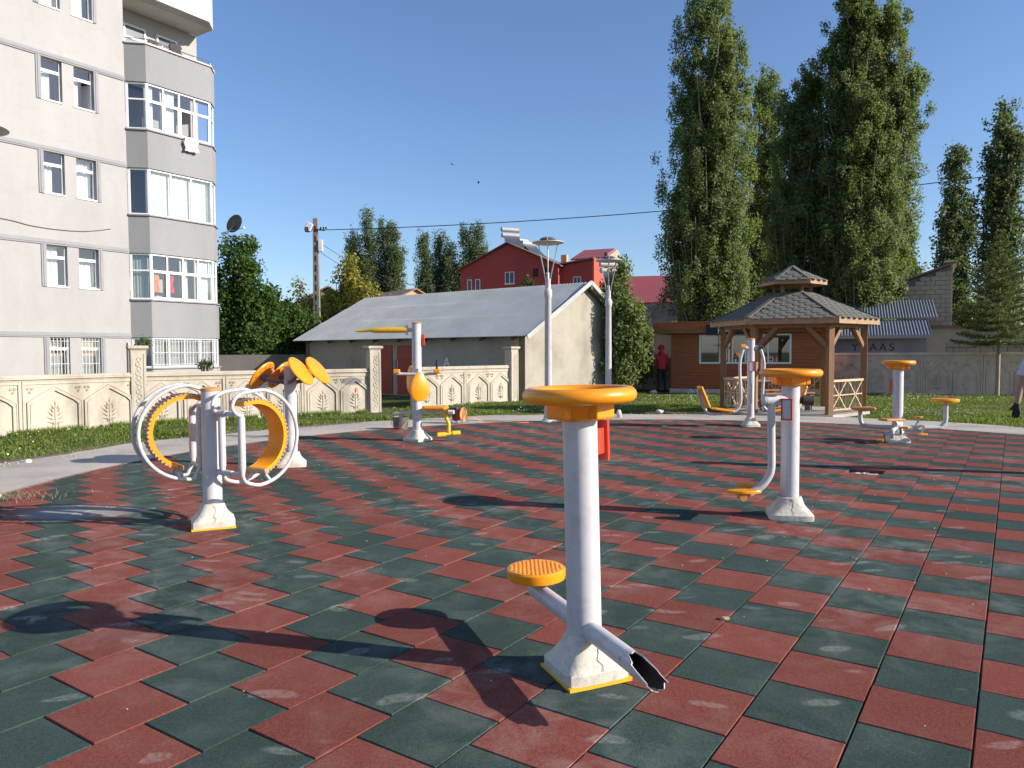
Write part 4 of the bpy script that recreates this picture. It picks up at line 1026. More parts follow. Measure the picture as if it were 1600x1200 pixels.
m = MB(); m.add(IN, [(k*2, ((k+1)%n)*2, ((k+1)%n)*2+1, k*2+1) for k in range(n)]); m.build('rusty_lining', M_['inside'], pipe, smooth=40)
m = MB(); m.lathe([(pr*.9, .20), (pr*.9, .285)], 16, A + pd*.03); m.build('disc_stem', M_['tube'], t1, smooth=40)
m = MB(); m.lathe([(.135, .285), (.155, .292), (.158, .305), (.158, .338), (.150, .347), (.001, .347)], 40, A + pd*.02); fd = m.build('foot_disc', M_['yellow'], t1, smooth=40)
m = MB()
for i in range(-6, 7):
    for j in range(-6, 7):
        if math.hypot(i*.022, j*.022) < .135: m.box(A + pd*.02 + Vector((i*.022, j*.022, .3485)), (.014, .014, .003), R_(45))
tag(m.build('tread_bumps', M_['yellow'], fd), kind='stuff')
m = MB(); m.beam((.10, .14, .98), (.10, .14, 1.17), .035, .02); m.box((.125, .115, 1.075), (.045, .018, .19), R_(-35)); m.box((.10, .085, 1.075), (.02, .10, .12), R_(-35)); m.build('sign_frame', M_['red'], t1)

# 2 barrel machine
t2 = spot('arm_barrel_machine', (-2.61, 6.42), 'white post carrying two ribbed yellow arcs inside grey hoops', R_(32))
plinth(t2, R_(-8), .92, True); post(t2, 1.19, cap='orange')
def barrel(cx, cy, s, zc, rot, bo):
    Rb, hw = .315, .105; HY = .135
    Rw = Matrix.Translation((cx, cy, 0)) @ Matrix.Rotation(rot, 4, 'Z') @ Matrix.Translation((-cx, -cy, 0))
    def turn(mb):
        mb.v = [tuple(Rw @ Vector(p)) for p in mb.v]; return mb
    a0, a1 = (112, -74) if s > 0 else (66, 256)
    m = MB(); n = 96; V = []
    for i in range(n+1):
        a = R_(a0 + (a1-a0)*i/n); rid = .016*(.5+.5*math.sin(i*2*math.pi/3.7)); c, si = math.cos(a), math.sin(a)
        cs = [(Rb+rid, -hw), (Rb+rid, hw), (Rb-.028, hw)] + [(Rb-.028 + (.008 if q % 2 else 0), hw - 2*hw*q/12) for q in range(1, 12)] + [(Rb-.028, -hw)]
        V += [(cx + r*c, cy + y, zc + r*si) for r, y in cs]
    k = len(cs)
    m.add(V, [(i*k+j, i*k+(j+1)%k, (i+1)*k+(j+1)%k, (i+1)*k+j) for i in range(n) for j in range(k)]); m.f += [tuple(range(k)), tuple(n*k+q for q in range(k))]
    band = turn(m).build('ribbed_arc', M_['yellow'], t2, smooth=28)
    # worn ridges on the outer side
    m = MB()
    for i in range(0, 30):
        a = R_(a0 + (a1-a0)*(i+.5)/30); u = Vector((math.cos(a), 0, math.sin(a))); tn = Vector((-math.sin(a), 0, math.cos(a)))
        p = Vector((cx, cy, zc)) + u*(Rb+.012); m.beam(p - Vector((0, hw+.004, 0)), p + Vector((0, hw+.004, 0)), .018, .014, up=u)
    tag(turn(m).build('worn_ridges', M_['brownworn'], band), kind='stuff')
    e = R_(a1); ep = Vector((cx + Rb*math.cos(e), cy, zc + Rb*math.sin(e))); m = MB(); m.beam(ep - Vector((0, hw+.02, 0)), ep + Vector((0, hw+.02, 0)), .05, .05, up=(math.cos(e), 0, math.sin(e))); turn(m).build('end_stop', M_['brownworn'], band, bevel=.012)
    # hoops: D shaped loops of tube, one each side of the arc
    Rh = .405
    for y in (-HY, HY):
        xb = cx - s*bo
        P = [(xb, cy+y, zc-.30)] + [(xb + s*.035, cy+y, zc-.365)]
        P += [(cx + s*Rh*math.cos(R_(t)), cy + y, zc + Rh*math.sin(R_(t))) for t in range(-93, 92, 12)]
        P += [(xb + s*.02, cy+y, zc+.385), (xb - s*.06, cy+y, zc+.34), (xb - s*.085, cy+y, zc+.27), (xb - s*.045, cy+y, zc+.215), (xb, cy+y, zc+.20)]
        m = MB(); m.tube(smooth_path(P, 4), .0165, 10); hp = turn(m).build('hoop', M_['tube'], t2, smooth=50)
        m = MB(); m.tube([(xb, cy+y, zc+.21), (xb, cy+y, zc+.17), (xb, cy+y, zc-.24), (xb, cy+y, zc-.31)], [.018, .03, .03, .018], 12); turn(m).build('grip_bar', M_['tube'], hp, smooth=50)
    e = R_(a1); u = Vector((math.cos(e), 0, math.sin(e)))
    for y in (-HY, HY):
        m = MB(); m.tube([Vector((cx, cy+y, zc)) + u*Rh*.98, Vector((cx, cy+y*.5, zc)) + u*Rb], .014, 8); turn(m).build('strut', M_['tube'], t2, smooth=50)
    for dx, dz in ((bo, -.30), (bo+.045, .215)):
        m = MB(); m.tube([(cx - s*dx, cy-HY, zc+dz), (cx - s*dx, cy+HY, zc+dz)], .02, 10); turn(m).build('cross_tube', M_['tube'], t2, smooth=50)
        q = Rw @ Vector((cx - s*dx, cy, zc+dz)); m = MB(); m.tube([q, (0, 0, zc+dz)], .026, 10); m.build('link_tube', M_['tube'], t2, smooth=50)
barrel(-.17, .20, -1, .82, R_(4), .08); barrel(.27, -.20, 1, .78, R_(24), .17)

# 3 tai chi discs
t3 = spot('disc_machine', (-2.95, 9.88), 'white post with four tilted orange discs near the cast wall')
plinth(t3, R_(15)); post(t3, 1.33)
px_, q_ = Vector((.985, -.17, 0)), Vector((.30, .954, 0))
for s in (-1, 1):
    for e in (-1, 1):
        c = px_*s*.27 + q_*e*.20 + Vector((0, 0, 1.235 + .03*s)); nrm = (px_*s*.80 + Vector((0,0,.60))).normalized()
        M = nrm.to_track_quat('Z', 'Y').to_matrix()
        m = MB(); m.lathe([(.195, -.012), (.217, -.006), (.223, .006), (.217, .018), (.207, .022), (.001, .022)], 36, c, M); d = m.build('disc', M_['yellow'], t3, smooth=40)
        m = MB()
        for k in range(12): m.box(c + M @ Vector((.17*math.cos(k*.5236), .17*math.sin(k*.5236), -.016)), (.02, .02, .014))
        tag(m.build('bolts', M_['darktube'], d), kind='stuff'); m = MB()
        m.lathe([(.05, -.05), (.05, -.011)], 14, c, M); m.build('back_flange', M_['darktube'], d)
        m = MB(); m.tube(smooth_path([q_*e*.02 + Vector((0,0,1.12)), q_*e*.10 + px_*s*.05 + Vector((0,0,1.12)), q_*e*.19 + px_*s*.16 + Vector((0,0,1.15)), c - nrm*.04]), .026, 10); m.build('arm', M_['darktube'], t3, smooth=50)
m = MB(); m.tube([q_*-.11 + Vector((0,0,1.12)), q_*.11 + Vector((0,0,1.12))], .035, 12); m.tube([px_*-.10 + Vector((0,0,1.0)), px_*.10 + Vector((0,0,1.0))], .02, 10); m.build('hub', M_['tube'], t3, smooth=50)

# 4 press station
t4 = spot('press_station', (-1.62, 12.66), 'tall white post with long yellow lever, seats and black handgrips')
plinth(t4, R_(-35)); post(t4, 2.0, cap='orange')
m = MB(); m.tube([(-.10, 0, 1.89), (-.16, 0, 1.89), (-.17, 0, 1.89), (-.72, 0, 1.885), (-.76, 0, 1.885), (-.78, 0, 1.883), (-.98, 0, 1.875), (-1.04, 0, 1.875)], [.02, .02, .05, .048, .036, .026, .022, .012], 14); m.build('lever', M_['lemon'], t4, smooth=40)
m = MB(); m.tube([(0, 0, 1.89), (-.15, 0, 1.89)], .035, 12); m.tube([(-.165, 0, 1.80), (-.165, 0, 1.97)], .02, 8); m.build('lever_pivot', M_['tube'], t4, smooth=40)
m = MB(); m.box((.115, -.01, 1.72), (.05, .05, .185)); m.build('sign_frame', M_['red'], t4, bevel=.005)
m = MB(); m.tube([(-.36, -.16, 1.15), (-.10, -.13, 1.14), (.12, -.13, 1.14), (.37, -.18, 1.15)], .026, 10); m.build('cross_bar', M_['tube'], t4, smooth=40)
for x, y in ((-.32, -.16), (.36, -.18)):
    m = MB(); m.box((x, y, 1.19), (.11, .09, .07)); o = m.build('grip_block', M_['yellow'], t4, bevel=.015); m = MB(); m.tube([(x+.0, y, 1.2), (x, y, 1.38)], .018, 10); m.build('grip', M_['black'], o, smooth=40)
def pad(name, c, w, h, t, M, mat='yellow', teardrop=True):
    pts = []
    for k in range(28):
        a = 2*math.pi*k/28; r = 1.0 - (.22*math.sin(a) if teardrop else 0)*max(0, math.sin(a)); pts.append((w/2*math.cos(a)*(1 - (.25*math.sin(a) if teardrop else 0)), h/2*math.sin(a)))
    m = MB(); V = []; n = len(pts)
    for sc, yy in ((.86, -t/2), (1, -t*.2), (1, t*.2), (.86, t/2)): V += [Vector(c) + M @ Vector((x*sc, yy, z*sc)) for x, z in pts]
    m.add(V, [tuple(reversed(range(n))), tuple(range(3*n, 4*n))] + [(i*n+k, i*n+(k+1)%n, (i+1)*n+(k+1)%n, (i+1)*n+k) for i in range(3) for k in range(n)])
    return m.build(name, M_[mat], t_cur, smooth=50)
t_cur = t4
pad('backrest', (.07, -.20, .93), .32, .50, .06, Matrix.Rotation(R_(28), 3, 'Z')); pad('backrest', (-.12, .16, 1.03), .32, .50, .06, Matrix.Rotation(R_(-60), 3, 'Z'))
m = MB(); m.tube([(.03, -.05, .93), (.05, -.17, .93)], .03, 8); m.tube([(-.03, .03, 1.0), (-.1, .13, 1.02)], .03, 8); m.build('pad_bracket', M_['tube'], t4)
m = MB(); m.beam((-.42, .05, .47), (.60, -.12, .49), .06, .05); m.build('seat_rail', M_['tube'], t4, bevel=.01)
m = MB(); m.box((.33, -.1, .565), (.38, .32, .06), R_(-8)); m.build('seat', M_['yellow'], t4, bevel=.025)
m = MB(); m.tube([(.51, -.12, .52), (.50, -.12, .40), (.545, -.12, .30), (.545, -.12, .13)], .032, 10); m.build('foot_stem', M_['lemon'], t4, smooth=40)
for a, b in (((.36, -.2, .115), (.49, -.15, .12)), ((.60, -.1, .13), (.73, -.05, .135))):
    m = MB(); m.tube([a, b], .042, 12); m.build('foot_roller', M_['lemon'], t4, smooth=40)
m = MB(); m.tube([(.36, -.2, .115), (.73, -.05, .135)], .025, 10); m.build('foot_bar', M_['lemon'], t4)
m = MB(); m.tube([(.56, -.12, .535), (.68, -.14, .55)], .028, 10); m.build('knob', M_['black'], t4); m = MB(); m.tube([(.55, -.16, .50), (.64, -.18, .50)], .035, 12); m.build('stopper', M_['white'], t4)

# 5 twister with pendulum
t5 = spot('pendulum_twister', (2.50, 6.66), 'white post with yellow handwheel, red framed sign and foot pedals')
plinth(t5, R_(-12)); post(t5, 1.20); handwheel(t5, 1.30, .27, R_(-15))
m = MB(); m.tube([(0, -.02, 1.06), (-.24, -.06, 1.06)], .045, 14); m.lathe([(.052, 0), (.052, .03), (.03, .04)], 14, (-.235, -.06, 1.06), Matrix.Rotation(R_(-90), 3, 'Y')); m.build('pivot', M_['tube'], t5, smooth=40)
m = MB(); m.tube(smooth_path([(-.19, -.055, 1.06), (-.19, -.055, .9), (-.185, -.055, .60), (-.185, -.055, .46), (-.205, -.055, .38), (-.27, -.055, .29), (-.36, -.055, .235), (-.40, -.055, .22)], 5), .034, 14); m.build('swing_arm', M_['tube'], t5, smooth=40)
for y, x in ((-.20, -.47), (.10, -.31)):
    m = MB(); P = [(x + .135*math.cos(a)*(1 + .12*math.cos(2*a)), y + .065*math.sin(a)) for a in [2*math.pi*k/24 for k in range(24)]]
    m.prism(P, .255, .283); o = m.build('pedal', M_['yellow'], t5, bevel=.006)
    m = MB(); m.tube([(x+.02, y, .232), (-.36, -.05, .232)], .026, 10); m.lathe([(.034, -.05), (.034, .05)], 12, (x-.02, y, .225), Matrix.Rotation(R_(90), 3, 'X')); m.build('pedal_axle', M_['orange'], o, smooth=40)
rect_sign(t5, (-.075, -.115, .98), .085, .18, (-.55, -.84))
m = MB(); m.tube([(0, 0, 1.05), (.16, -.02, 1.06)], .032, 10); m.tube([(.10, -.02, 1.06), (.19, -.03, 1.05)], .045, 9); m.build('side_knob', basic('dirty_knob', (.05,.028,.018), .6, .4, 30), t5, smooth=40)

# 6 double swing seat
t6 = spot('swing_seat_machine', (4.76, 14.80), 'white post with two curved arms holding orange swing seats')
plinth(t6, R_(5), .82); post(t6, 1.74, .072, cap='orange'); t_cur = t6
for s in (-1, 1):
    m = MB(); m.tube([(0, 0, 1.57), (s*.15, -.02, 1.57)], .05, 14); m.build('pivot', M_['tube'], t6, smooth=40)
    m = MB(); m.tube([(s*.13, -.03, 1.58), (s*.21, -.03, 1.58)], .062, 12); m.build('pivot_cap', M_['orange'] if s < 0 else M_['black'], t6, smooth=40)
    m = MB(); m.tube(smooth_path([(s*.17, -.05, 1.55), (s*.235, -.06, 1.30), (s*.235, -.06, 1.0), (s*.215, -.06, .65), (s*.225, -.06, .45), (s*.30, -.06, .33), (s*.46, -.06, .28), (s*.82, -.06, .26), (s*.93, -.06, .36), (s*1.04, -.06, .62), (s*1.07, -.06, .74)], 5), .03, 12); m.build('swing_arm', M_['tube'], t6, smooth=40)
    m = MB(); m.box((s*.58, -.06, .34), (.40, .34, .05), M=Matrix.Rotation(-s*R_(8), 3, 'Y')); m.build('seat', M_['yellow'], t6, bevel=.02)
    m = MB(); m.box((s*.955, -.06, .60), (.06, .34, .46), M=Matrix.Rotation(s*R_(22), 3, 'Y')); m.build('backrest', M_['yellow'], t6, bevel=.028)
rect_sign(t6, (-.012, -.085, 1.20), .10, .19, (-.1, -1))
m = MB(); m.box((-.0, -.075, .66), (.012, .006, .4)); m.build('slot', M_['steel'], t6)

# 7 table with bicycle seats
t7 = spot('table_bicycle', (6.32, 12.15), 'white post with orange round table, bicycle pedals and stools')
plinth(t7, R_(-10), .9); post(t7, 1.21); handwheel(t7, 1.30, .255, R_(40)); t_cur = t7
m = MB(); m.tube(smooth_path([(.05, -.02, .235), (.62, -.05, .235), (.70, -.05, .26), (.755, -.05, .34), (.76, -.05, .5), (.76, -.05, .66)], 5), .036, 12); m.build('seat_arm', M_['tube'], t7, smooth=40)
m = MB(); m.lathe([(.18, .655), (.21, .662), (.215, .69), (.2, .71), (.001, .712)], 28, (.74, -.05, 0)); m.build('stool', M_['yellow'], t7, smooth=40)
m = MB(); m.tube(smooth_path([(-.05, .05, .235), (-.35, .30, .235), (-.43, .36, .3), (-.44, .37, .5)], 4), .034, 12); m.build('seat_arm', M_['tube'], t7, smooth=40)
m = MB(); m.lathe([(.16, .50), (.19, .51), (.195, .53), (.18, .55), (.001, .552)], 28, (-.42, .30, 0)); m.build('stool', M_['orange'], t7, smooth=40)
def pedals(c, d):
    c = Vector(c); d = Vector(d); n = Vector((-d.y, d.x, 0))
    m = MB(); m.lathe([(.065, -.02), (.07, 0), (.065, .02)], 18, c, n.to_track_quat('Z', 'Y').to_matrix()); m.tube([c - n*.12, c + n*.12], .018, 8); hub = m.build('pedal_hub', M_['tube'], t7, smooth=40)
    for s in (-1, 1):
        q = c + n*s*.12; tip = q + (d*.5 + Vector((0,0,1)))*s*.12
        m = MB(); m.beam(q, tip, .03, .02); m.build('crank', M_['steel'], hub); m = MB(); m.box(tip + n*s*.07, (.1, .12, .03), math.atan2(n.y, n.x)); m.build('pedal', M_['yellow'], hub, bevel=.008)
pedals((.34, -.06, .27), (1, 0, 0)); pedals((-.22, -.28, .16), (-.6, -.8, 0))
m = MB(); m.tube([(0, -.03, .30), (-.10, -.10, .30)], .05, 12); m.tube([(-.05, -.05, .235), (-.24, -.28, .20)], .034, 10); m.build('pedal_bracket', M_['tube'], t7, smooth=40)
m = MB(); m.box((-.21, -.22, .385), (.34, .22, .035), R_(10)); m.build('step_plate', M_['orange'], t7, bevel=.012)
m = MB(); m.box((-.105, .05, .92), (.02, .05, .2)); m.build('sign_frame', M_['red'], t7)

# ------------------------------------------------------------------ park lamps
def lamp(loc, label):
    r = empty('park_lamp', (*loc, 0), 0, label, 'lamp', 'park lamps')
    m = MB(); m.lathe([(.17, -.03), (.17, .02), (.12, .05), (.095, .12), (.085, .22), (.082, .3)], 20); m.build('base', M_['tube'], r, smooth=40)
    m = MB(); m.lathe([(.082, .29), (.072, 2.66), (.088, 2.68), (.088, 2.82), (.078, 2.84), (.060, 2.86), (.058, 3.02), (.062, 3.03), (.062, 3.06)], 20); m.build('pole', M_['tube'], r, smooth=40)
    for k in range(3):
        a = R_(25 + 120*k); m = MB(); m.tube([(.05*math.cos(a), .05*math.sin(a), 3.03), (.24*math.cos(a), .24*math.sin(a), 3.82), (.25*math.cos(a), .25*math.sin(a), 3.92)], .011, 7); m.build('rod', M_['steel'], r)
    m = MB(); m.lathe([(.001, 3.84), (.12, 3.80), (.30, 3.815), (.345, 3.83), (.345, 3.842), (.3, 3.85), (.16, 3.865), (.001, 3.87)], 36); m.build('dish', basic('lamp_dish', (.55,.53,.48), .5, .08, 4), r, smooth=40)
    m = MB(); m.lathe([(.001, 3.895), (.17, 3.90), (.175, 3.91), (.12, 3.945), (.001, 3.955)], 28); m.build('cap', M_['darktube'], r, smooth=40)
    m = MB(); m.lathe([(.028, 3.04), (.028, 3.2), (.012, 3.22), (.012, 3.84)], 10); m.build('bulb_stem', M_['steel'], r)
lamp((.78, 15.98), 'nearer of the two park lamps in front of the barn')
lamp((2.49, 19.15), 'farther park lamp, right of the other, beside the dark shrub tree')
lamp((-5.55, 7.72), 'park lamp at the left edge, only the rim of its dish in view')

# ------------------------------------------------------------------ utility pole and wires
up = empty('utility_pole', (-10.45, 40, 0), 0, 'dark concrete utility pole with floodlight behind the yellow tree', 'pole')
m = MB(); m.add([(-.2,-.16,-.1), (.2,-.16,-.1), (.2,.16,-.1), (-.2,.16,-.1), (-.12,-.1,8.7), (.12,-.1,8.7), (.12,.1,8.7), (-.12,.1,8.7)], [(0,1,5,4), (1,2,6,5), (2,3,7,6), (3,0,4,7), (4,5,6,7)]); m.build('shaft', M_['concpole'], up)
for k in range(14):
    m = MB(); z = 1.2 + k*.52; m.bx(-.035, .035, -.166 + z*.0069, -.10, z, z+.33); m.build('slot', M_['black'], up)
m = MB(); m.box((-.32, -.05, 8.25), (.34, .3, .42), M=Matrix.Rotation(R_(25), 3, 'Y')); m.build('floodlight', M_['white'], up, bevel=.03); m = MB(); m.box((-.42, -.1, 8.1), (.2, .32, .24)); m.build('lamp_glass', M_['panelglass'], up)
m = MB(); m.box((.27, -.05, 7.25), (.22, .2, .62)); m.build('meter_box', M_['white'], up, bevel=.02)
m = MB(); m.beam((0, -.12, 8.1), (.55, -.12, 8.05), .06, .06)
for x in (.3, .45, .58): m.lathe([(.03, 0), (.06, .03), (.03, .07), (.055, .1), (.02, .14)], 8, (x, -.12, 8.1))
m.build('insulator_arm', M_['black'], up)
def wire(a, b, sag, label, r=.022, n=40):
    a = Vector(a); b = Vector(b); m = MB(); m.tube([a.lerp(b, t/n) - Vector((0, 0, sag*4*(t/n)*(1-t/n))) for t in range(n+1)], r, 5)
    tag(m.build('power_line', M_['black']), label, 'wire')
wire((-9.85, 39.9, 8.08), (26.5, 33.0, 9.85), .55, 'black power line running right from the utility pole across the poplars')
wire((-10.2, 40, 7.4), (-3.2, 60, 7.6), 1.4, 'thin slack cable from the meter box towards the far poplars', .012)
wire((-10.2, 40, 6.9), (-6.2, 47, 5.8), .5, 'thin lower cable dropping from the pole to the ochre house', .012)
an = empty('roof_antenna', (-12.1, 43.0, 3.2), 0, 'roof antenna left of the utility pole', 'antenna'); m = MB(); m.tube([(0,0,-3.2), (0,0,1.6)], .025, 6); m.tube([(-.35,0,1.55), (.35,0,1.6)], .015, 5); m.build('mast', M_['darktube'], an)
an = empty('roof_antenna', (-11.8, 35.0, 2.0), 0, 'comb shaped antenna above the green shrubs', 'antenna'); m = MB(); m.tube([(0,0,-2.0), (0,0,1.7)], .02, 6)
for k, z in enumerate((1.0, 1.3, 1.6)): m.tube([(-.7+.3*k, 0, z), (.7+.2*k, 0, z+.02)], .012, 5)
m.build('mast', M_['steel'], an)

# ------------------------------------------------------------------ small things
bk_ = MB(); bk_.lathe([(.14, 0), (.165, .24), (.172, .245), (.172, .25), (.158, .25), (.135, .015), (.001, .015)], 24); o = bk_.build('bucket', M_['bucket'], smooth=40); o.location = (-2.2, 14.62, -.003); tag(o, 'dented dark metal pail on the path edge left of the press station', 'pail')
hb = MB(); hb.tube([(-.165, 0, .23), (-.19, -.02, .13), (-.12, -.17, .06), (.05, -.2, .05), (.165, -.05, .2)], .006, 5); hb.build('handle', M_['orange'], o)
cr = empty('cable_reel', (-1.12, 15.75, 0), R_(-25), 'orange and dark red cable reel on the path right of the press station', 'reel')
for x, mt in ((-.09, 'darktube'), (.09, 'orange')):
    m = MB(); m.lathe([(.15, -.012), (.155, 0), (.15, .012)], 22, (x, 0, .19), Matrix.Rotation(R_(90), 3, 'Y')); m.build('flange', M_[mt], cr, smooth=40)
m = MB(); m.lathe([(.11, -.08), (.125, -.03), (.12, .04), (.11, .08)], 18, (0, 0, .19), Matrix.Rotation(R_(90), 3, 'Y')); m.build('cable_winding', basic('red_cable', (.35,.04,.025), .6, .3, 30), cr, smooth=40)
m = MB()
for x in (-.13, .13): m.tube([(x, -.13, 0), (x, -.05, .19), (x, 0, .36), (x, .05, .19), (x, .13, 0)], .01, 6)
m.tube([(-.13, 0, .36), (.13, 0, .36)], .01, 6); m.build('stand', M_['steel'], cr)
m = MB(); m.tube(smooth_path([(.05, .08, .12), (.2, .2, .10), (.36, .42, .02), (.7, .55, .006), (1.1, .5, .006), (1.3, .7, .006)]), .008, 6); m.build('cable', basic('orange_cable', (.65,.22,.03), .5), cr)
def lump(name, label, cat, loc, r, seed, mat='stone', sq=(1,1,.6), group=None):
    q = random.Random(seed); bm = bmesh.new(); bmesh.ops.create_icosphere(bm, subdivisions=2, radius=r)
    for v in bm.verts: v.co = Vector((v.co.x*sq[0], v.co.y*sq[1], v.co.z*sq[2])) * (1 + q.uniform(-.22, .22))
    me = bpy.data.meshes.new(name); bm.to_mesh(me); bm.free(); me.materials.append(M_[mat]); o = bpy.data.objects.new(name, me); COL.objects.link(o); o.location = loc; tag(o, label, cat, group)
lump('stone', 'white stone on the grass edge at the far left', 'stone', (-6.80, 10.36, .0), .06, 1)
lump('stone', 'pointed pale stone on the path below the farther lamp', 'stone', (2.45, 17.0, .06), .075, 2, sq=(.8,.8,1.6))
lump('stone', 'flat pale stone in the lawn right of the farther lamp', 'stone', (3.7, 18.6, .0), .09, 3)
for k, (x, y, r) in enumerate(((6.55, 27.2, .16), (7.0, 26.95, .12), (7.6, 26.7, .10), (5.2, 27.3, .13))):
    lump('stone', ['grey boulder at the kiosk foot, leftmost', 'second boulder along the kiosk foot', 'small third boulder along the kiosk foot', 'stone by the path near the person in red'][k], 'stone', (x, y, .02), r, 10+k)
lump('dry_leaf', 'crumpled red leaf on a green tile right of the torn pipe', 'leaf', (1.178, 3.63+.45, .008), .022, 31, 'brownworn', (1.2, .9, .5))
lf = random.Random(77); lit = MB()
for k in range(260):
    a = lf.uniform(0, 6.28); r = RT*math.sqrt(lf.random()); x, y = CX+r*math.cos(a), CY+r*math.sin(a); s = lf.uniform(.002, .006)
    lit.box((x, y, s*.4), (s*2.2, s*1.5, s*.8), lf.uniform(0, 3))
tag(lit.build('crumbs', M_['stone']), 'pale crumbs scattered over the rubber tiles', 'crumbs', kind='stuff')
lit = MB()
for k in range(900):
    a = lf.uniform(0, 6.28); r = RP - .25 + lf.gauss(0, .22); x, y = CX+r*math.cos(a), CY+r*math.sin(a); s = lf.uniform(.003, .011)
    lit.box((x, y, -.005+s*.2), (s*2.2, s*1.7, s*1.2), lf.uniform(0, 3))
tag(lit.build('gravel', M_['path']), 'loose gravel along the outer edge of the path', 'gravel', kind='stuff')
for k, (x, y, z, sc) in enumerate(((-4.7, 60, 16.55, 1.0), (-2.6, 60, 15.1, .8))):
    m = MB(); m.add([Vector(p)*sc*.32 for p in ((0,-.25,0), (0,.25,0), (-.55,.05,.2), (-1.1,-.05,.05), (.55,.05,.2), (1.1,-.05,.05), (0,.45,.02), (0,0,-.06))], [(0,2,1), (0,3,2), (0,1,4), (0,4,5), (1,2,7), (1,7,4), (0,7,2), (0,4,7)]); m.lathe([(.001,-.18*sc), (.05*sc,-.05*sc), (.04*sc,.08*sc), (.001,.2*sc)], 6, (0,0,0), Matrix.Rotation(R_(90), 3, 'X'))
    o = m.build('bird', M_['black']); o.location = (x, y, z); o.rotation_euler = (.2, .3, .7+k); tag(o, ['upper bird in flight in the blue sky', 'lower smaller bird in flight in the blue sky'][k], 'bird')
# ------------------------------------------------------------------ trees
def leaf_cards(name, pts, nrm_bias, size, mat, parent, seed, aspect=.62, kind=None):
    r = np.random.default_rng(seed); n = len(pts)
    a = r.normal(size=(n, 3)) + nrm_bias; a /= np.linalg.norm(a, axis=1)[:, None]
    u = np.cross(a, r.normal(size=(n, 3))); u /= np.linalg.norm(u, axis=1)[:, None]; w = np.cross(a, u)
    s = size * r.uniform(.6, 1.3, n)[:, None]
    fold = a * s * .18
    V = np.stack([pts - u*s*.5, pts + w*s*.5*aspect + fold, pts + u*s*.5, pts - w*s*.5*aspect + fold], 1).reshape(-1, 3)
    me = bpy.data.meshes.new(name); me.vertices.add(n*4); me.vertices.foreach_set('co', V.astype(np.float32).ravel())
    me.loops.add(n*4); me.loops.foreach_set('vertex_index', np.arange(n*4, dtype=np.int32))
    me.polygons.add(n); me.polygons.foreach_set('loop_start', np.arange(0, n*4, 4, dtype=np.int32)); me.polygons.foreach_set('loop_total', np.full(n, 4, dtype=np.int32))
    me.update(calc_edges=True); me.materials.append(mat)
    o = bpy.data.objects.new(name, me); COL.objects.link(o); o.parent = parent
    if kind: o['kind'] = kind
    return o
def poplar(label, loc, stems, nleaf, size, seed, mat='poplar', bark='palebark', clear=.06, sig=.17, name='poplar_tree', group='poplar trees', top=2.0):
    """stems: list of (dx, dy, height, radius)"""
    root_ = empty(name, (*loc, 0), 0, label, 'tree', group); r = np.random.default_rng(seed); wood = MB(); pts = []; bias = []
    tot = sum(h*rad for _, _, h, rad in stems)
    for dx, dy, H, R in stems:
        nb = int(26 + H*4.2); base = np.array([dx*.35, dy*.35, -.1]); topp = np.array([dx, dy, H])
        lean = lambda t: base + (topp-base)*t + np.array([.12*math.sin(t*5+dx*3), .12*math.sin(t*4+dy*2), 0])
        wood.tube([lean(t) for t in np.linspace(0, .97, 9)], [max(.02, .028*H**.75*(1-t)**.9*.55+.015) for t in np.linspace(0, .97, 9)], 7)
        nl = int(nleaf*H*R/tot); per = np.maximum(1, r.multinomial(nl, np.ones(nb)/nb))
        for b in range(nb):
            h0 = clear + (.96-clear)*(b + r.uniform())/nb; az = b*2.399 + r.uniform(-.4, .4)
            env = R*min(1, .35 + (h0-clear)/.16)*max(.10, (1-h0**top))**.62 * r.uniform(.80, 1.06)
            rise = env*r.uniform(1.5, 2.6); rise = min(rise, H*(1.02-h0))
            c, s_ = math.cos(az), math.sin(az); p0 = lean(h0)
            tip = p0 + np.array([c*env, s_*env, rise]); mid = p0 + np.array([c*env*.72, s_*env*.72, rise*.38])
            if b % 2 == 0: wood.tube([p0, mid, tip], [.045*(1-h0)+.012, .022, .006], 4)
            k = per[b]; ncl = max(3, int(env*5)); tc = r.uniform(.15, 1.02, ncl); ci = r.integers(0, ncl, k); t = tc[ci][:, None]
            cen = (1-t)**2*p0 + 2*(1-t)*t*mid + t*t*tip; cj = np.clip(r.normal(0, sig*1.4, (ncl, 3)), -sig*2, sig*2)[ci]
            q = cen + cj + np.clip(r.normal(0, sig*.85, (k, 3)), -sig*1.5, sig*1.5)*np.array([.8, .8, 1.25]); pts.append(q)
            bias.append(np.tile(np.array([c*1.5, s_*1.5, .7]), (k, 1)))
    leaf_cards('crown', np.concatenate(pts), np.concatenate(bias), size, M_[mat], root_, seed+1)
    wood.build('trunk', M_[bark], root_, smooth=60); return root_
poplar('tall slender poplar left of the gazebo roof, its top cut by the frame', (8.6, 32.5), [(0, 0, 20.5, 1.85), (-.6, .2, 13, 1.9), (.7, -.2, 14.5, 1.6), (-1.0, 0, 9, 1.5), (.5, -.5, 7, 1.5)], 190000, .115, 1)
poplar('shorter slim poplar between the two tall ones', (13.6, 40.0), [(0, 0, 16.2, 1.55), (.3, .3, 12.5, 1.5), (-.4, 0, 9, 1.4)], 60000, .13, 2, clear=.12)
poplar('dark leafy mass of poplar shoots left of the broad poplar', (13.75, 35.6), [(-.6, 0, 13.2, 1.5), (.5, .3, 14.8, 1.5), (0, -.4, 8, 1.5)], 85000, .12, 3, clear=.05)
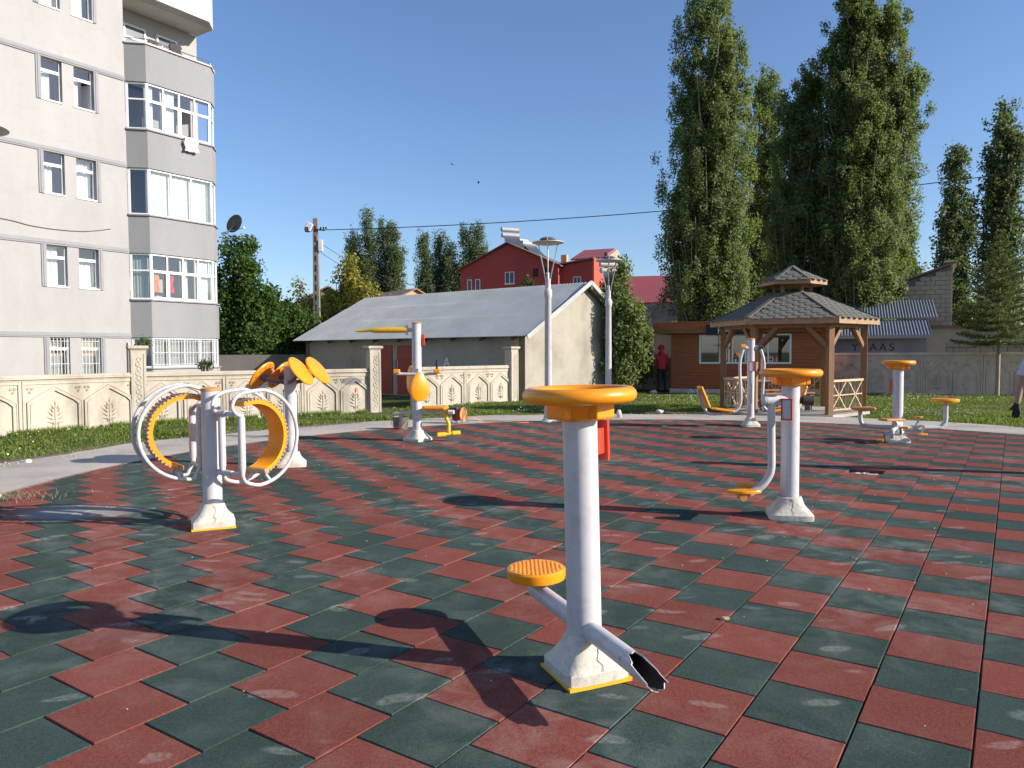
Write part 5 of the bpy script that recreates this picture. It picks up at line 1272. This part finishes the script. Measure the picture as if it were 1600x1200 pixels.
poplar('broad multi-stemmed poplar behind the gazebo, largest in view', (15.9, 34.4), [(.1, 0, 19.4, 1.7), (-1.1, .2, 16.5, 1.5), (1.3, -.1, 17.2, 1.5), (2.5, .3, 14.5, 1.5), (-.4, -.9, 13, 1.5), (.8, -.9, 11, 1.5), (.3, .8, 18, 1.5), (-1.4, -.3, 9.5, 1.3), (-.6, -1.2, 7.5, 1.6), (.3, -1.2, 6.5, 1.4)], 310000, .122, 4, clear=.05)
poplar('ragged dark poplar nearest the spruce on its left', (35.6, 60), [(0, 0, 17.9, 1.15), (-.9, 0, 13.5, .9), (1.0, .2, 13.8, .9)], 15000, .27, 5, 'poplar2', sig=.28)
poplar('tallest dark poplar right above the spruce top', (39.4, 60), [(0, 0, 21.0, 1.5), (-1.0, .3, 17.5, 1.1), (.8, -.2, 19, 1.2)], 22000, .27, 6, 'poplar2', sig=.28)
poplar('dark poplar cut by the right edge of the frame', (43.2, 60), [(0, 0, 18.5, 1.5), (-.5, 0, 13, 1.2), (1.2, 0, 16, 1.3)], 14000, .27, 7, 'poplar2', sig=.28)
poplar('small pale poplar above the block house chimney', (43.2, 82), [(0, 0, 12.8, 1.5), (1.0, 0, 11, 1.0)], 6000, .34, 8, 'poplar2', sig=.35)
far = [(-23.2, 110, 19.5, 1.5, 'far poplar, leftmost and lowest of the row by the pole'), (-21.0, 110, 22.6, 1.6, 'tallest far poplar near the utility pole'), (-18.9, 112, 21.2, 1.6, 'far poplar right of the tallest one'), (-17.3, 110, 20.6, 1.5, 'far poplar at the right end of the tall clump'),
       (-13.0, 112, 19.6, 1.35, 'far poplar standing alone above the peach gable'), (-10.9, 114, 19.8, 1.1, 'dark far poplar right of the lone one'), (-9.0, 112, 18.2, 1.1, 'low dark far poplar in the middle of the row'),
       (-6.6, 112, 20.9, 1.2, 'far poplar left of the pair at the red house'), (-4.9, 112, 21.1, 1.3, 'far poplar touching the red house roof line')]
for k, (x, y, h, rr_, lb) in enumerate(far):
    poplar(lb, (x, y), [(0, 0, h, rr_*.9), (rr_*.55, .3, h*.84, rr_*.6), (-rr_*.5, .2, h*.7, rr_*.6)], 16000, .27, 20+k, 'poplar2', clear=.03, sig=.36, group='far row of poplars')
def bushy(label, loc, H, blobs, nleaf, size, seed, mat, trunks=((0,0),), name='leafy_tree', bark='bark', sig=.18, cat='tree', group=None, lean=.6):
    """blobs: (dx,dy,z,rx,rz)"""
    root_ = empty(name, (*loc, 0), 0, label, cat, group); r = np.random.default_rng(seed); pts = []; bias = []; wood = MB()
    vol = sum(b[3]**2*b[4] for b in blobs)
    for dx, dy, z, rx, rz in blobs:
        n = int(nleaf*rx*rx*rz/vol); ncl = max(8, int(34*rx*rx*rz + 10)); d = r.normal(size=(ncl, 3)); d /= np.linalg.norm(d, axis=1)[:, None]; d *= r.uniform(.35, 1.05, ncl)[:, None]**.6
        cl = np.array([dx, dy, z]) + d*np.array([rx, rx, rz]); ci = r.integers(0, ncl, n)
        pts.append(cl[ci] + r.normal(0, sig, (n, 3))); bias.append(d[ci]*1.5 + np.array([0, 0, .5]))
        t = trunks[r.integers(0, len(trunks))]
        for c in cl[::max(1, ncl//7)]: wood.tube([(t[0]+dx*.3*lean, t[1]+dy*.3, z*.45), ((t[0]+c[0])/2, (t[1]+c[1])/2, (z*.6+c[2])/2), tuple(c)], [.035, .02, .006], 4)
    for t in trunks: wood.tube([(t[0], t[1], -.1), (t[0]*1.1, t[1]*1.1, H*.25), (t[0]*.8, t[1]*.8, H*.55), (0, 0, H*.85)], [.09*H/5, .07*H/5, .045*H/5, .015], 7)
    leaf_cards('crown', np.concatenate(pts), np.concatenate(bias), size, M_[mat], root_, seed+1, .7)
    wood.build('trunk', M_[bark], root_, smooth=60); return root_
bushy('dark green tree behind the right corner of the apartment block', (-11.3, 31.5), 6.4, [(0, 0, 2.0, 1.0, 1.6), (.2, 0, 4.0, 1.0, 1.3), (-.15, 0, 5.6, .75, .9), (.9, .2, 2.6, .7, 1.0), (-.9, .2, 3.6, .9, 1.6)], 22000, .15, 40, 'greenleaf')
bushy('lighter green tree between the dark tree and the pole', (-12.2, 38), 5.2, [(0, 0, 3.2, 1.25, 1.3), (.8, 0, 2.2, 1.1, 1.2), (-.5, .3, 4.3, .8, .7)], 11000, .17, 41, 'paleleaf')
bushy('thin trunked grey green shrub tree left of the barn', (-9.9, 33.0), 4.0, [(0, 0, 2.7, .85, 1.1), (.8, .1, 2.3, .7, .9), (.3, 0, 1.3, .8, .7)], 11000, .13, 42, 'greenleaf', ((-.5, 0), (.05, 0), (.25, .1)), bark='palebark')
bushy('yellowing tree with thin top twigs behind the barn', (-10.2, 43.5), 6.6, [(0, 0, 4.0, 1.5, 1.0), (-1.8, .2, 3.7, 1.0, .9), (1.3, .3, 4.8, 1.05, .95), (.6, 0, 5.8, .7, .8), (-2.2, 0, 4.9, .3, .8), (.7, .2, 6.8, .5, .45), (-.4, .2, 2.4, 1.8, .9)], 15000, .19, 43, 'yellowleaf', sig=.2)
bushy('green bush at the right end of the yellowing tree', (-7.2, 44.5), 4.6, [(0, 0, 3.7, .9, .95), (.5, 0, 3.0, .8, .8)], 4500, .18, 44, 'greenleaf', sig=.2)
poplar('narrow shrubby poplar beside the barn gable and farther lamp', (4.02, 27.25), [(0, 0, 4.55, .62), (-.25, .1, 3.9, .5), (.35, 0, 3.2, .6), (.75, .15, 2.5, .55)], 15000, .12, 45, clear=.05, sig=.13, name='shrub_poplar')
bushy('dark shrub between the shrubby poplar and the kiosk', (4.75, 28.6), 2.6, [(0, 0, 1.2, .5, 1.0), (-.3, 0, 1.9, .45, .6)], 6000, .12, 46, 'greenleaf', name='shrub', cat='shrub')
bushy('pale green shrub lit between block house and spruce', (21.0, 33.5), 3.6, [(0, 0, 2.7, .9, 1.0), (.9, 0, 2.3, .9, .8)], 5000, .16, 47, 'paleleaf', name='shrub', cat='shrub')
bushy('small weed growing on top of the corner pillar', (-8.20, 16.5), .5, [(0, 0, 1.75, .13, .10)], 260, .05, 48, 'greenleaf', name='weed', cat='plant', sig=.04)
bushy('small weed growing in front of the bay sill', (-10.2, 24.7), .5, [(0, 0, 1.10, .22, .14)], 260, .09, 49, 'greenleaf', name='weed', cat='plant', sig=.06)
bushy('dark bush in the gateway beside the red door', (-2.75, 21.6), 1.0, [(0, 0, .45, .28, .42)], 2200, .06, 50, 'greenleaf', name='shrub', cat='shrub', sig=.06)
# conifers
def conifer(label, loc, H, R, z0, seed, levels, mat='needle', nn=26, dens=1.0, size=.09, name='spruce_tree'):
    root_ = empty(name, (*loc, 0), 0, label, 'tree'); r = np.random.default_rng(seed); wood = MB(); pts = []; bias = []
    wood.tube([(0,0,-.1), (.02,0,H*.35), (-.01,.01,H*.7), (0,0,H*.99)], [.07, .055, .03, .008], 8)
    for L in range(levels):
        t = L/(levels-1); z = z0 + (H-z0)*t*.97; rad = R*(1-t)**.85*r.uniform(.85, 1.12) + .10; nb = int(9 - 4*t)
        for b in range(nb):
            az = b*6.283/nb + L*.9 + r.uniform(-.25, .25); c, s_ = math.cos(az), math.sin(az); rr2 = rad*r.uniform(.75, 1.12)
            up0 = .35*t - .10; P = lambda q: np.array([c*rr2*q, s_*rr2*q, z + rr2*(up0*q + .16*q*q)])
            wood.tube([P(0), P(.5), P(1)], [.018, .011, .004], 4)
            k = int(dens*nn*rr2*10); q = r.uniform(.08, 1.03, k)**.8; base = np.stack([P(v) for v in q])
            side = r.normal(0, 1, k)*(.16*(1.05-q)+.035)*(rr2+.4); perp = np.array([-s_, c, 0])
            pts.append(base + perp*side[:, None] - np.array([0,0,1])*np.abs(side)[:, None]*.15 + r.normal(0, .025, (k, 3))); bias.append(np.tile(np.array([c*.3, s_*.3, .9]), (k, 1)))
    for k in range(4):
        a = k*1.57; pts.append(np.stack([np.array([.12*math.cos(a)*v, .12*math.sin(a)*v, H*.94 + .3*v*(1 if k else 1)]) for v in r.uniform(0, 1, 30)])); bias.append(np.tile([0, 0, .3], (30, 1)))
    leaf_cards('crown', np.concatenate(pts), np.concatenate(bias), size, M_[mat], root_, seed+1, .28); wood.build('trunk', M_['palebark'], root_, smooth=60)
conifer('young spruce with bare lower trunk in front of the right wall', (16.15, 24.7), 5.5, 1.30, 1.75, 60, 17, nn=30)
conifer('small dark pine in front of the red house', (1.35, 62), 8.0, 2.2, 3.6, 61, 12, 'poplar2', 22, 1.0, .24, 'pine_tree')

# ------------------------------------------------------------------ lawn
gr_ = np.random.default_rng(5)
def in_wall_zone(x, y):   # keep the lawn on the park side of walls and buildings
    k1 = (x+8.24)*(-.5532) + (y-16.32)*.8331       # left of the smeared wall (dir .83,.55): positive is beyond
    k0 = (x+9.73)*(-.834) + (y-14.07)*.5516        # first wall
    k2 = (x+2.83)*(-.6998) + (y-20.83)*.7145
    bad = ((x < -8.24) & (k0 > -.06)) | ((x >= -8.24) & (x < -3.4) & (k1 > -.06)) | ((x >= -2.9) & (x < .1) & (k2 > -.06)) | ((x >= -3.4) & (x < -2.9) & (y > 20.4))
    kb = (x-.42)*.8 + (y-23.7)*(-.6)               # outside of barn gable is positive
    bad |= (x >= .1) & (x < 4.8) & (kb < .03)
    bad |= (x >= 4.8) & (y > 29.4)
    kx = (x-5.98)*.908 + (y-27.95)*(-.419); ky = (x-5.98)*.419 + (y-27.95)*.908
    bad |= (kx > -.65) & (kx < 5.5) & (ky > -.05)
    kr = (x-11.15)*.3856 + (y-27.6)*.9227
    bad |= (x > 11) & (kr > -.06)
    bad |= np.hypot(x-7.05, y-18.75) < 2.0
    return bad
def lawn(n, hmin, hmax, wid, seed, mat, name, label, zone=None):
    r = np.random.default_rng(seed); x = r.uniform(-12.5, 20, n); y = r.uniform(5.5, 29.5, n)
    d = np.hypot(x-CX, y-CY); edge = RP + .12 + .22*np.sin(np.arctan2(y-CY, x-CX)*9) + np.abs(r.normal(0, .10, n))
    f = np.sin(x*.9+1)*np.sin(y*1.1) + .6*np.sin(x*2.3)*np.sin(y*2.0+2) + r.normal(0, .45, n)
    keep = (d > edge) & ~in_wall_zone(x, y) & (f > -.75)
    keep &= ~((x > 3.5) & (x < 9) & (y > 24.5) & (r.uniform(size=n) < .55))
    x, y, d = x[keep], y[keep], d[keep]; n = len(x)
    tall = np.clip(.55 + .5*np.sin(x*1.7+.4)*np.sin(y*1.9) , .35, 1.2)
    h = r.uniform(hmin, hmax, n)*tall; az = r.uniform(0, 6.283, n); ln = r.uniform(.2, .9, n)*h; w = wid*r.uniform(.7, 1.3, n)
    b = np.stack([x, y, np.full(n, -.05)], 1); u = np.stack([np.cos(az), np.sin(az), np.zeros(n)], 1); p = np.stack([-np.sin(az), np.cos(az), np.zeros(n)], 1)
    mid = b + u*ln[:, None]*.35 + np.array([0, 0, 1])*(h*.6)[:, None]; tip = b + u*ln[:, None] + np.array([0, 0, 1])*h[:, None]
    V = np.stack([b - p*w[:, None]/2, b + p*w[:, None]/2, mid + p*w[:, None]*.4, tip, mid - p*w[:, None]*.4], 1).reshape(-1, 3)
    me = bpy.data.meshes.new(name); me.vertices.add(n*5); me.vertices.foreach_set('co', V.astype(np.float32).ravel()); me.loops.add(n*5); me.loops.foreach_set('vertex_index', np.arange(n*5, dtype=np.int32))
    me.polygons.add(n); me.polygons.foreach_set('loop_start', np.arange(0, n*5, 5, dtype=np.int32)); me.polygons.foreach_set('loop_total', np.full(n, 5, dtype=np.int32)); me.update(calc_edges=True); me.materials.append(mat)
    o = bpy.data.objects.new(name, me); COL.objects.link(o); tag(o, label, 'grass', kind='stuff')
lawn(380000, .04, .105, .016, 3, M_['grass'], 'grass', 'short green lawn around the paved circle')
r = np.random.default_rng(8); n = 26000; x = r.uniform(-12, 19, n); y = r.uniform(8, 29, n); d = np.hypot(x-CX, y-CY)
cl = np.sin(x*.8+.5)*np.sin(y*.7+1) + r.normal(0, .35, n); k = (d > RP+.5) & ~in_wall_zone(x, y) & (cl > .45); x, y = x[k], y[k]
o = leaf_cards('clover_flowers', np.stack([x, y, r.uniform(.02, .07, len(x))], 1), np.array([0, 0, 1.2]), .030, M_['clover'], None, 9, 1.0)
tag(o, 'white clover heads and pale dry leaves in the lawn', 'flowers', kind='stuff')
# taller grass tufts along the foot of the left walls
tufts = []
tr = np.random.default_rng(12)
for (ax, ay), (bx_, by_) in (((-12, 10.5), (-8.3, 16.1)), ((-8.2, 16.25), (-3.7, 19.25))):
    n = 5200; t = tr.uniform(0, 1, n); nx, ny = (by_-ay), -(bx_-ax); L = math.hypot(nx, ny); off = np.abs(tr.normal(.10, .09, n)); m_ = (np.sin(t*19) + np.sin(t*47+1)) > -.3
    tufts.append(np.stack([ax+(bx_-ax)*t+nx/L*off, ay+(by_-ay)*t+ny/L*off], 1)[m_])
P = np.concatenate(tufts); n = len(P); h = tr.uniform(.05, .16, n); az = tr.uniform(0, 6.28, n); u = np.stack([np.cos(az), np.sin(az), 0*az], 1); p = np.stack([-np.sin(az), np.cos(az), 0*az], 1)
b = np.concatenate([P, np.full((n, 1), -.05)], 1); V = np.stack([b - p*.008, b + p*.008, b + u*(h*.5)[:, None] + np.array([0, 0, 1])*h[:, None]], 1).reshape(-1, 3)
me = bpy.data.meshes.new('wall_foot_grass'); me.from_pydata(V.tolist(), [], [(3*i, 3*i+1, 3*i+2) for i in range(n)]); me.materials.append(M_['grass']); o = bpy.data.objects.new('wall_foot_grass', me); COL.objects.link(o); tag(o, 'taller grass tufts along the foot of the left wall', 'grass', kind='stuff')
# dusty weeds growing on the path edge at far left
P = tr.normal(0, 1, (500, 2))*np.array([.30, .13]) + np.array([-5.35, 7.75]); h = tr.uniform(.02, .09, 500); az = tr.uniform(0, 6.28, 500); u = np.stack([np.cos(az), np.sin(az), 0*az], 1); p = np.stack([-np.sin(az), np.cos(az), 0*az], 1); b = np.concatenate([P, np.full((500, 1), -.01)], 1)
V = np.stack([b - p*.004, b + p*.004, b + u*(h*1.4)[:, None] + np.array([0, 0, 1])*h[:, None]], 1).reshape(-1, 3)
me = bpy.data.meshes.new('dry_weed'); me.from_pydata(V.tolist(), [], [(3*i, 3*i+1, 3*i+2) for i in range(500)]); me.materials.append(leaf_mat('dry_straw', [(.25,.2,.12), (.38,.32,.2)], .2)); o = bpy.data.objects.new('dry_weed', me); COL.objects.link(o); tag(o, 'dry straw weed on the paving edge at the far left', 'weed', kind='stuff')

# ------------------------------------------------------------------ people
def skinned(name, nodes, edges, root_key, sub=2):
    keys = list(nodes); me = bpy.data.meshes.new(name); me.from_pydata([nodes[k][0] for k in keys], [(keys.index(a), keys.index(b)) for a, b in edges], [])
    o = bpy.data.objects.new(name, me); COL.objects.link(o); sk = o.modifiers.new('skin', 'SKIN'); sk.use_smooth_shade = True; ss = o.modifiers.new('sub', 'SUBSURF'); ss.levels = sub; ss.render_levels = sub
    for i, k in enumerate(keys):
        rr_ = nodes[k][1]; me.skin_vertices[0].data[i].radius = rr_ if isinstance(rr_, tuple) else (rr_, rr_); me.skin_vertices[0].data[i].use_root = (k == root_key)
    dg = bpy.context.evaluated_depsgraph_get(); m2 = bpy.data.meshes.new_from_object(o.evaluated_get(dg)); m2.name = name; bpy.data.objects.remove(o); return m2
def person(label, loc, rz, nodes, edges, paint, mats, extra=None, sub=2):
    r = empty('person', loc, rz, label, 'person'); me = skinned('body', nodes, edges, 'pelvis', sub); me.materials.clear()
    for m in mats: me.materials.append(m)
    for p in me.polygons: p.material_index = paint(p.center); p.use_smooth = True
    o = bpy.data.objects.new('body', me); COL.objects.link(o); o.parent = r
    if extra: extra(r)
    return r
def hand_nodes(nd, ed, wrist, tip_dir, side, pre, g=1.0):
    w = Vector(wrist); d = Vector(tip_dir).normalized(); s = Vector(side).normalized()
    nd[pre+'palm'] = (w + d*.07, (.040*g, .026*g)); ed.append((pre+'wrist', pre+'palm'))
    for k, (off, ln) in enumerate(((-.030, .075), (-.010, .088), (.011, .082), (.030, .064))):
        a = w + d*.105 + s*off; b_ = a + d*ln*.55 + s*off*.15; c = b_ + d*ln*.4 - s.cross(d)*.022
        nd[f'{pre}f{k}a'] = (a, .0125*g); nd[f'{pre}f{k}b'] = (b_, .0105*g); nd[f'{pre}f{k}c'] = (c, .0085*g); ed += [(pre+'palm', f'{pre}f{k}a'), (f'{pre}f{k}a', f'{pre}f{k}b'), (f'{pre}f{k}b', f'{pre}f{k}c')]
    a = w + d*.05 - s*.045; b_ = a + d*.045 - s*.022; nd[pre+'ta'] = (a, .014*g); nd[pre+'tb'] = (b_, .011*g); ed += [(pre+'palm', pre+'ta'), (pre+'ta', pre+'tb')]
# person in red, back to the camera, stepping past the kiosk corner (local -y faces the camera)
nd = {'pelvis': ((0,0,.94), (.155,.115)), 'waist': ((0,0,1.08), (.15,.11)), 'chest': ((0,-.01,1.32), (.185,.125)), 'neck0': ((0,0,1.47), (.075,.07)), 'neck': ((0,.01,1.54), (.055,.055)), 'head': ((0,.02,1.64), (.085,.095)), 'crown': ((0,.02,1.74), (.07,.075)),
      'lhip': ((-.09,0,.88), .095), 'lknee': ((-.10,.02,.48), .065), 'lank': ((-.10,-.02,.09), .045), 'ltoe': ((-.10,.14,.04), .04), 'rhip': ((.09,0,.88), .095), 'rknee': ((.12,.12,.50), .065), 'rank': ((.13,-.10,.20), .045), 'rtoe': ((.13,-.02,.09), .04),
      'lsh': ((-.20,0,1.40), .07), 'lel': ((-.29,.0,1.14), .055), 'lwrist': ((-.27,.20,1.05), .035), 'rsh': ((.20,0,1.40), .07), 'rel': ((.27,-.04,1.13), .055), 'rwrist': ((.24,.14,.96), .035)}
ed = [('pelvis','waist'), ('waist','chest'), ('chest','neck0'), ('neck0','neck'), ('neck','head'), ('head','crown'), ('pelvis','lhip'), ('lhip','lknee'), ('lknee','lank'), ('lank','ltoe'), ('pelvis','rhip'), ('rhip','rknee'), ('rknee','rank'), ('rank','rtoe'), ('chest','lsh'), ('lsh','lel'), ('lel','lwrist'), ('chest','rsh'), ('rsh','rel'), ('rel','rwrist')]
hand_nodes(nd, ed, nd['lwrist'][0], (0,.9,-.3), (1,0,0), 'l'); hand_nodes(nd, ed, nd['rwrist'][0], (0,.5,-.8), (1,0,0), 'r')
jeans, jacket, shoe = basic('dark_trousers', (.012,.013,.02), .9, .2, 12), basic('red_jacket', (.52,.02,.03), .8, .2, 9), basic('shoe', (.03,.025,.025), .7)
def paint1(c):
    if c.z < .12 or (c.x > .05 and c.z < .19 and c.y > -.2 and c.z < .26 and c.y < .06 and c.z < .15): return 3
    if abs(c.x) > .19 and c.y > .19 or (c.x > .17 and c.z < .97 and c.y > .10): return 0
    if c.z < .98 and abs(c.x) < .22: return 2
    if c.z > 1.56: return 0
    return 1
def cap1(r):
    m = MB(); m.lathe([(.112, 1.61), (.122, 1.66), (.115, 1.73), (.085, 1.79), (.03, 1.815), (.001, 1.817)], 20, (0, .02, 0)); m.build('hood', jacket, r, smooth=60)
    m = MB(); m.lathe([(.13, 1.44), (.115, 1.52), (.09, 1.56)], 18, (0, .0, 0)); m.build('collar', jacket, r, smooth=60)
    m = MB(); m.lathe([(.175, .90), (.185, .96), (.165, 1.05)], 22, (0, 0, 0), Matrix.Diagonal((1, .74, 1))); m.build('jacket_hem', jacket, r, smooth=60)
person('person in red hooded jacket and dark trousers seen from behind at the kiosk', (5.66, 28.15, -.045), R_(0), nd, ed, paint1, [M_['skin'], jacket, jeans, shoe], cap1)
# person beyond the right edge: only an arm with a black glove reaches into the picture (faces left/away)
nd = {'pelvis': ((0,0,.95), (.165,.12)), 'waist': ((0,0,1.10), (.165,.12)), 'chest': ((0,.0,1.33), (.19,.13)), 'neck0': ((0,0,1.48), (.075,.075)), 'neck': ((0,.01,1.55), (.058,.058)), 'head': ((0,.03,1.65), (.085,.10)), 'crown': ((0,.02,1.75), (.07,.08)),
      'lhip': ((-.10,0,.88), .10), 'lknee': ((-.13,.03,.49), .07), 'lank': ((-.15,-.02,.09), .048), 'ltoe': ((-.17,.14,.04), .042), 'rhip': ((.10,0,.88), .10), 'rknee': ((.15,.03,.49), .07), 'rank': ((.18,-.02,.09), .048), 'rtoe': ((.20,.14,.04), .042),
      'lsh': ((-.22,.0,1.41), .075), 'lup': ((-.29,.01,1.27), .062), 'lel': ((-.345,.02,1.12), .050), 'lfore': ((-.385,.01,1.0), .046), 'lwrist': ((-.425,-.02,.86), .033), 'rsh': ((.21,0,1.41), .075), 'rel': ((.29,.0,1.13), .055), 'rwrist': ((.30,.12,.90), .036)}
ed = [('pelvis','waist'), ('waist','chest'), ('chest','neck0'), ('neck0','neck'), ('neck','head'), ('head','crown'), ('pelvis','lhip'), ('lhip','lknee'), ('lknee','lank'), ('lank','ltoe'), ('pelvis','rhip'), ('rhip','rknee'), ('rknee','rank'), ('rank','rtoe'), ('chest','lsh'), ('lsh','lup'), ('lup','lel'), ('lel','lfore'), ('lfore','lwrist'), ('chest','rsh'), ('rsh','rel'), ('rel','rwrist')]
hand_nodes(nd, ed, nd['lwrist'][0], (-.10,-.05,-1), (.65,-.75,0), 'l', 1.2); hand_nodes(nd, ed, nd['rwrist'][0], (0,.2,-1), (0,1,0), 'r', 1.2)
shirt = basic('pale_grey_shirt', (.50,.52,.58), .9, .08, 9); glove = basic('black_glove', (.010,.010,.013), .7, .2, 20)
def paint2(c):
    if c.z < .10: return 3
    if c.x < -.36 and c.z < .865: return 4
    if c.x > .24 and c.z < .90: return 4
    if abs(c.x) < .26 and c.z < .99: return 2
    if (c.x < -.285 and c.z < 1.19) or (c.x > .26 and c.z < 1.15): return 0
    if c.z > 1.54: return 0
    return 1
def ex2(r):
    m = MB(); m.tube([(-.20, .0, 1.44), (-.27, .005, 1.30), (-.315, .015, 1.19), (-.322, .015, 1.17)], [.098, .092, .086, .080], 18); m.build('sleeve', shirt, r, smooth=60)
    m = MB(); m.lathe([(.098, 1.62), (.112, 1.70), (.09, 1.79), (.001, 1.815)], 18, (0, .005, 0)); m.build('hair', M_['black'], r, smooth=60)
person('person at the right edge, only a bare arm with black glove visible', (6.475, 8.9, 0), R_(0), nd, ed, paint2, [M_['skin'], shirt, jeans, shoe, glove], ex2)
bpy.context.view_layer.update()
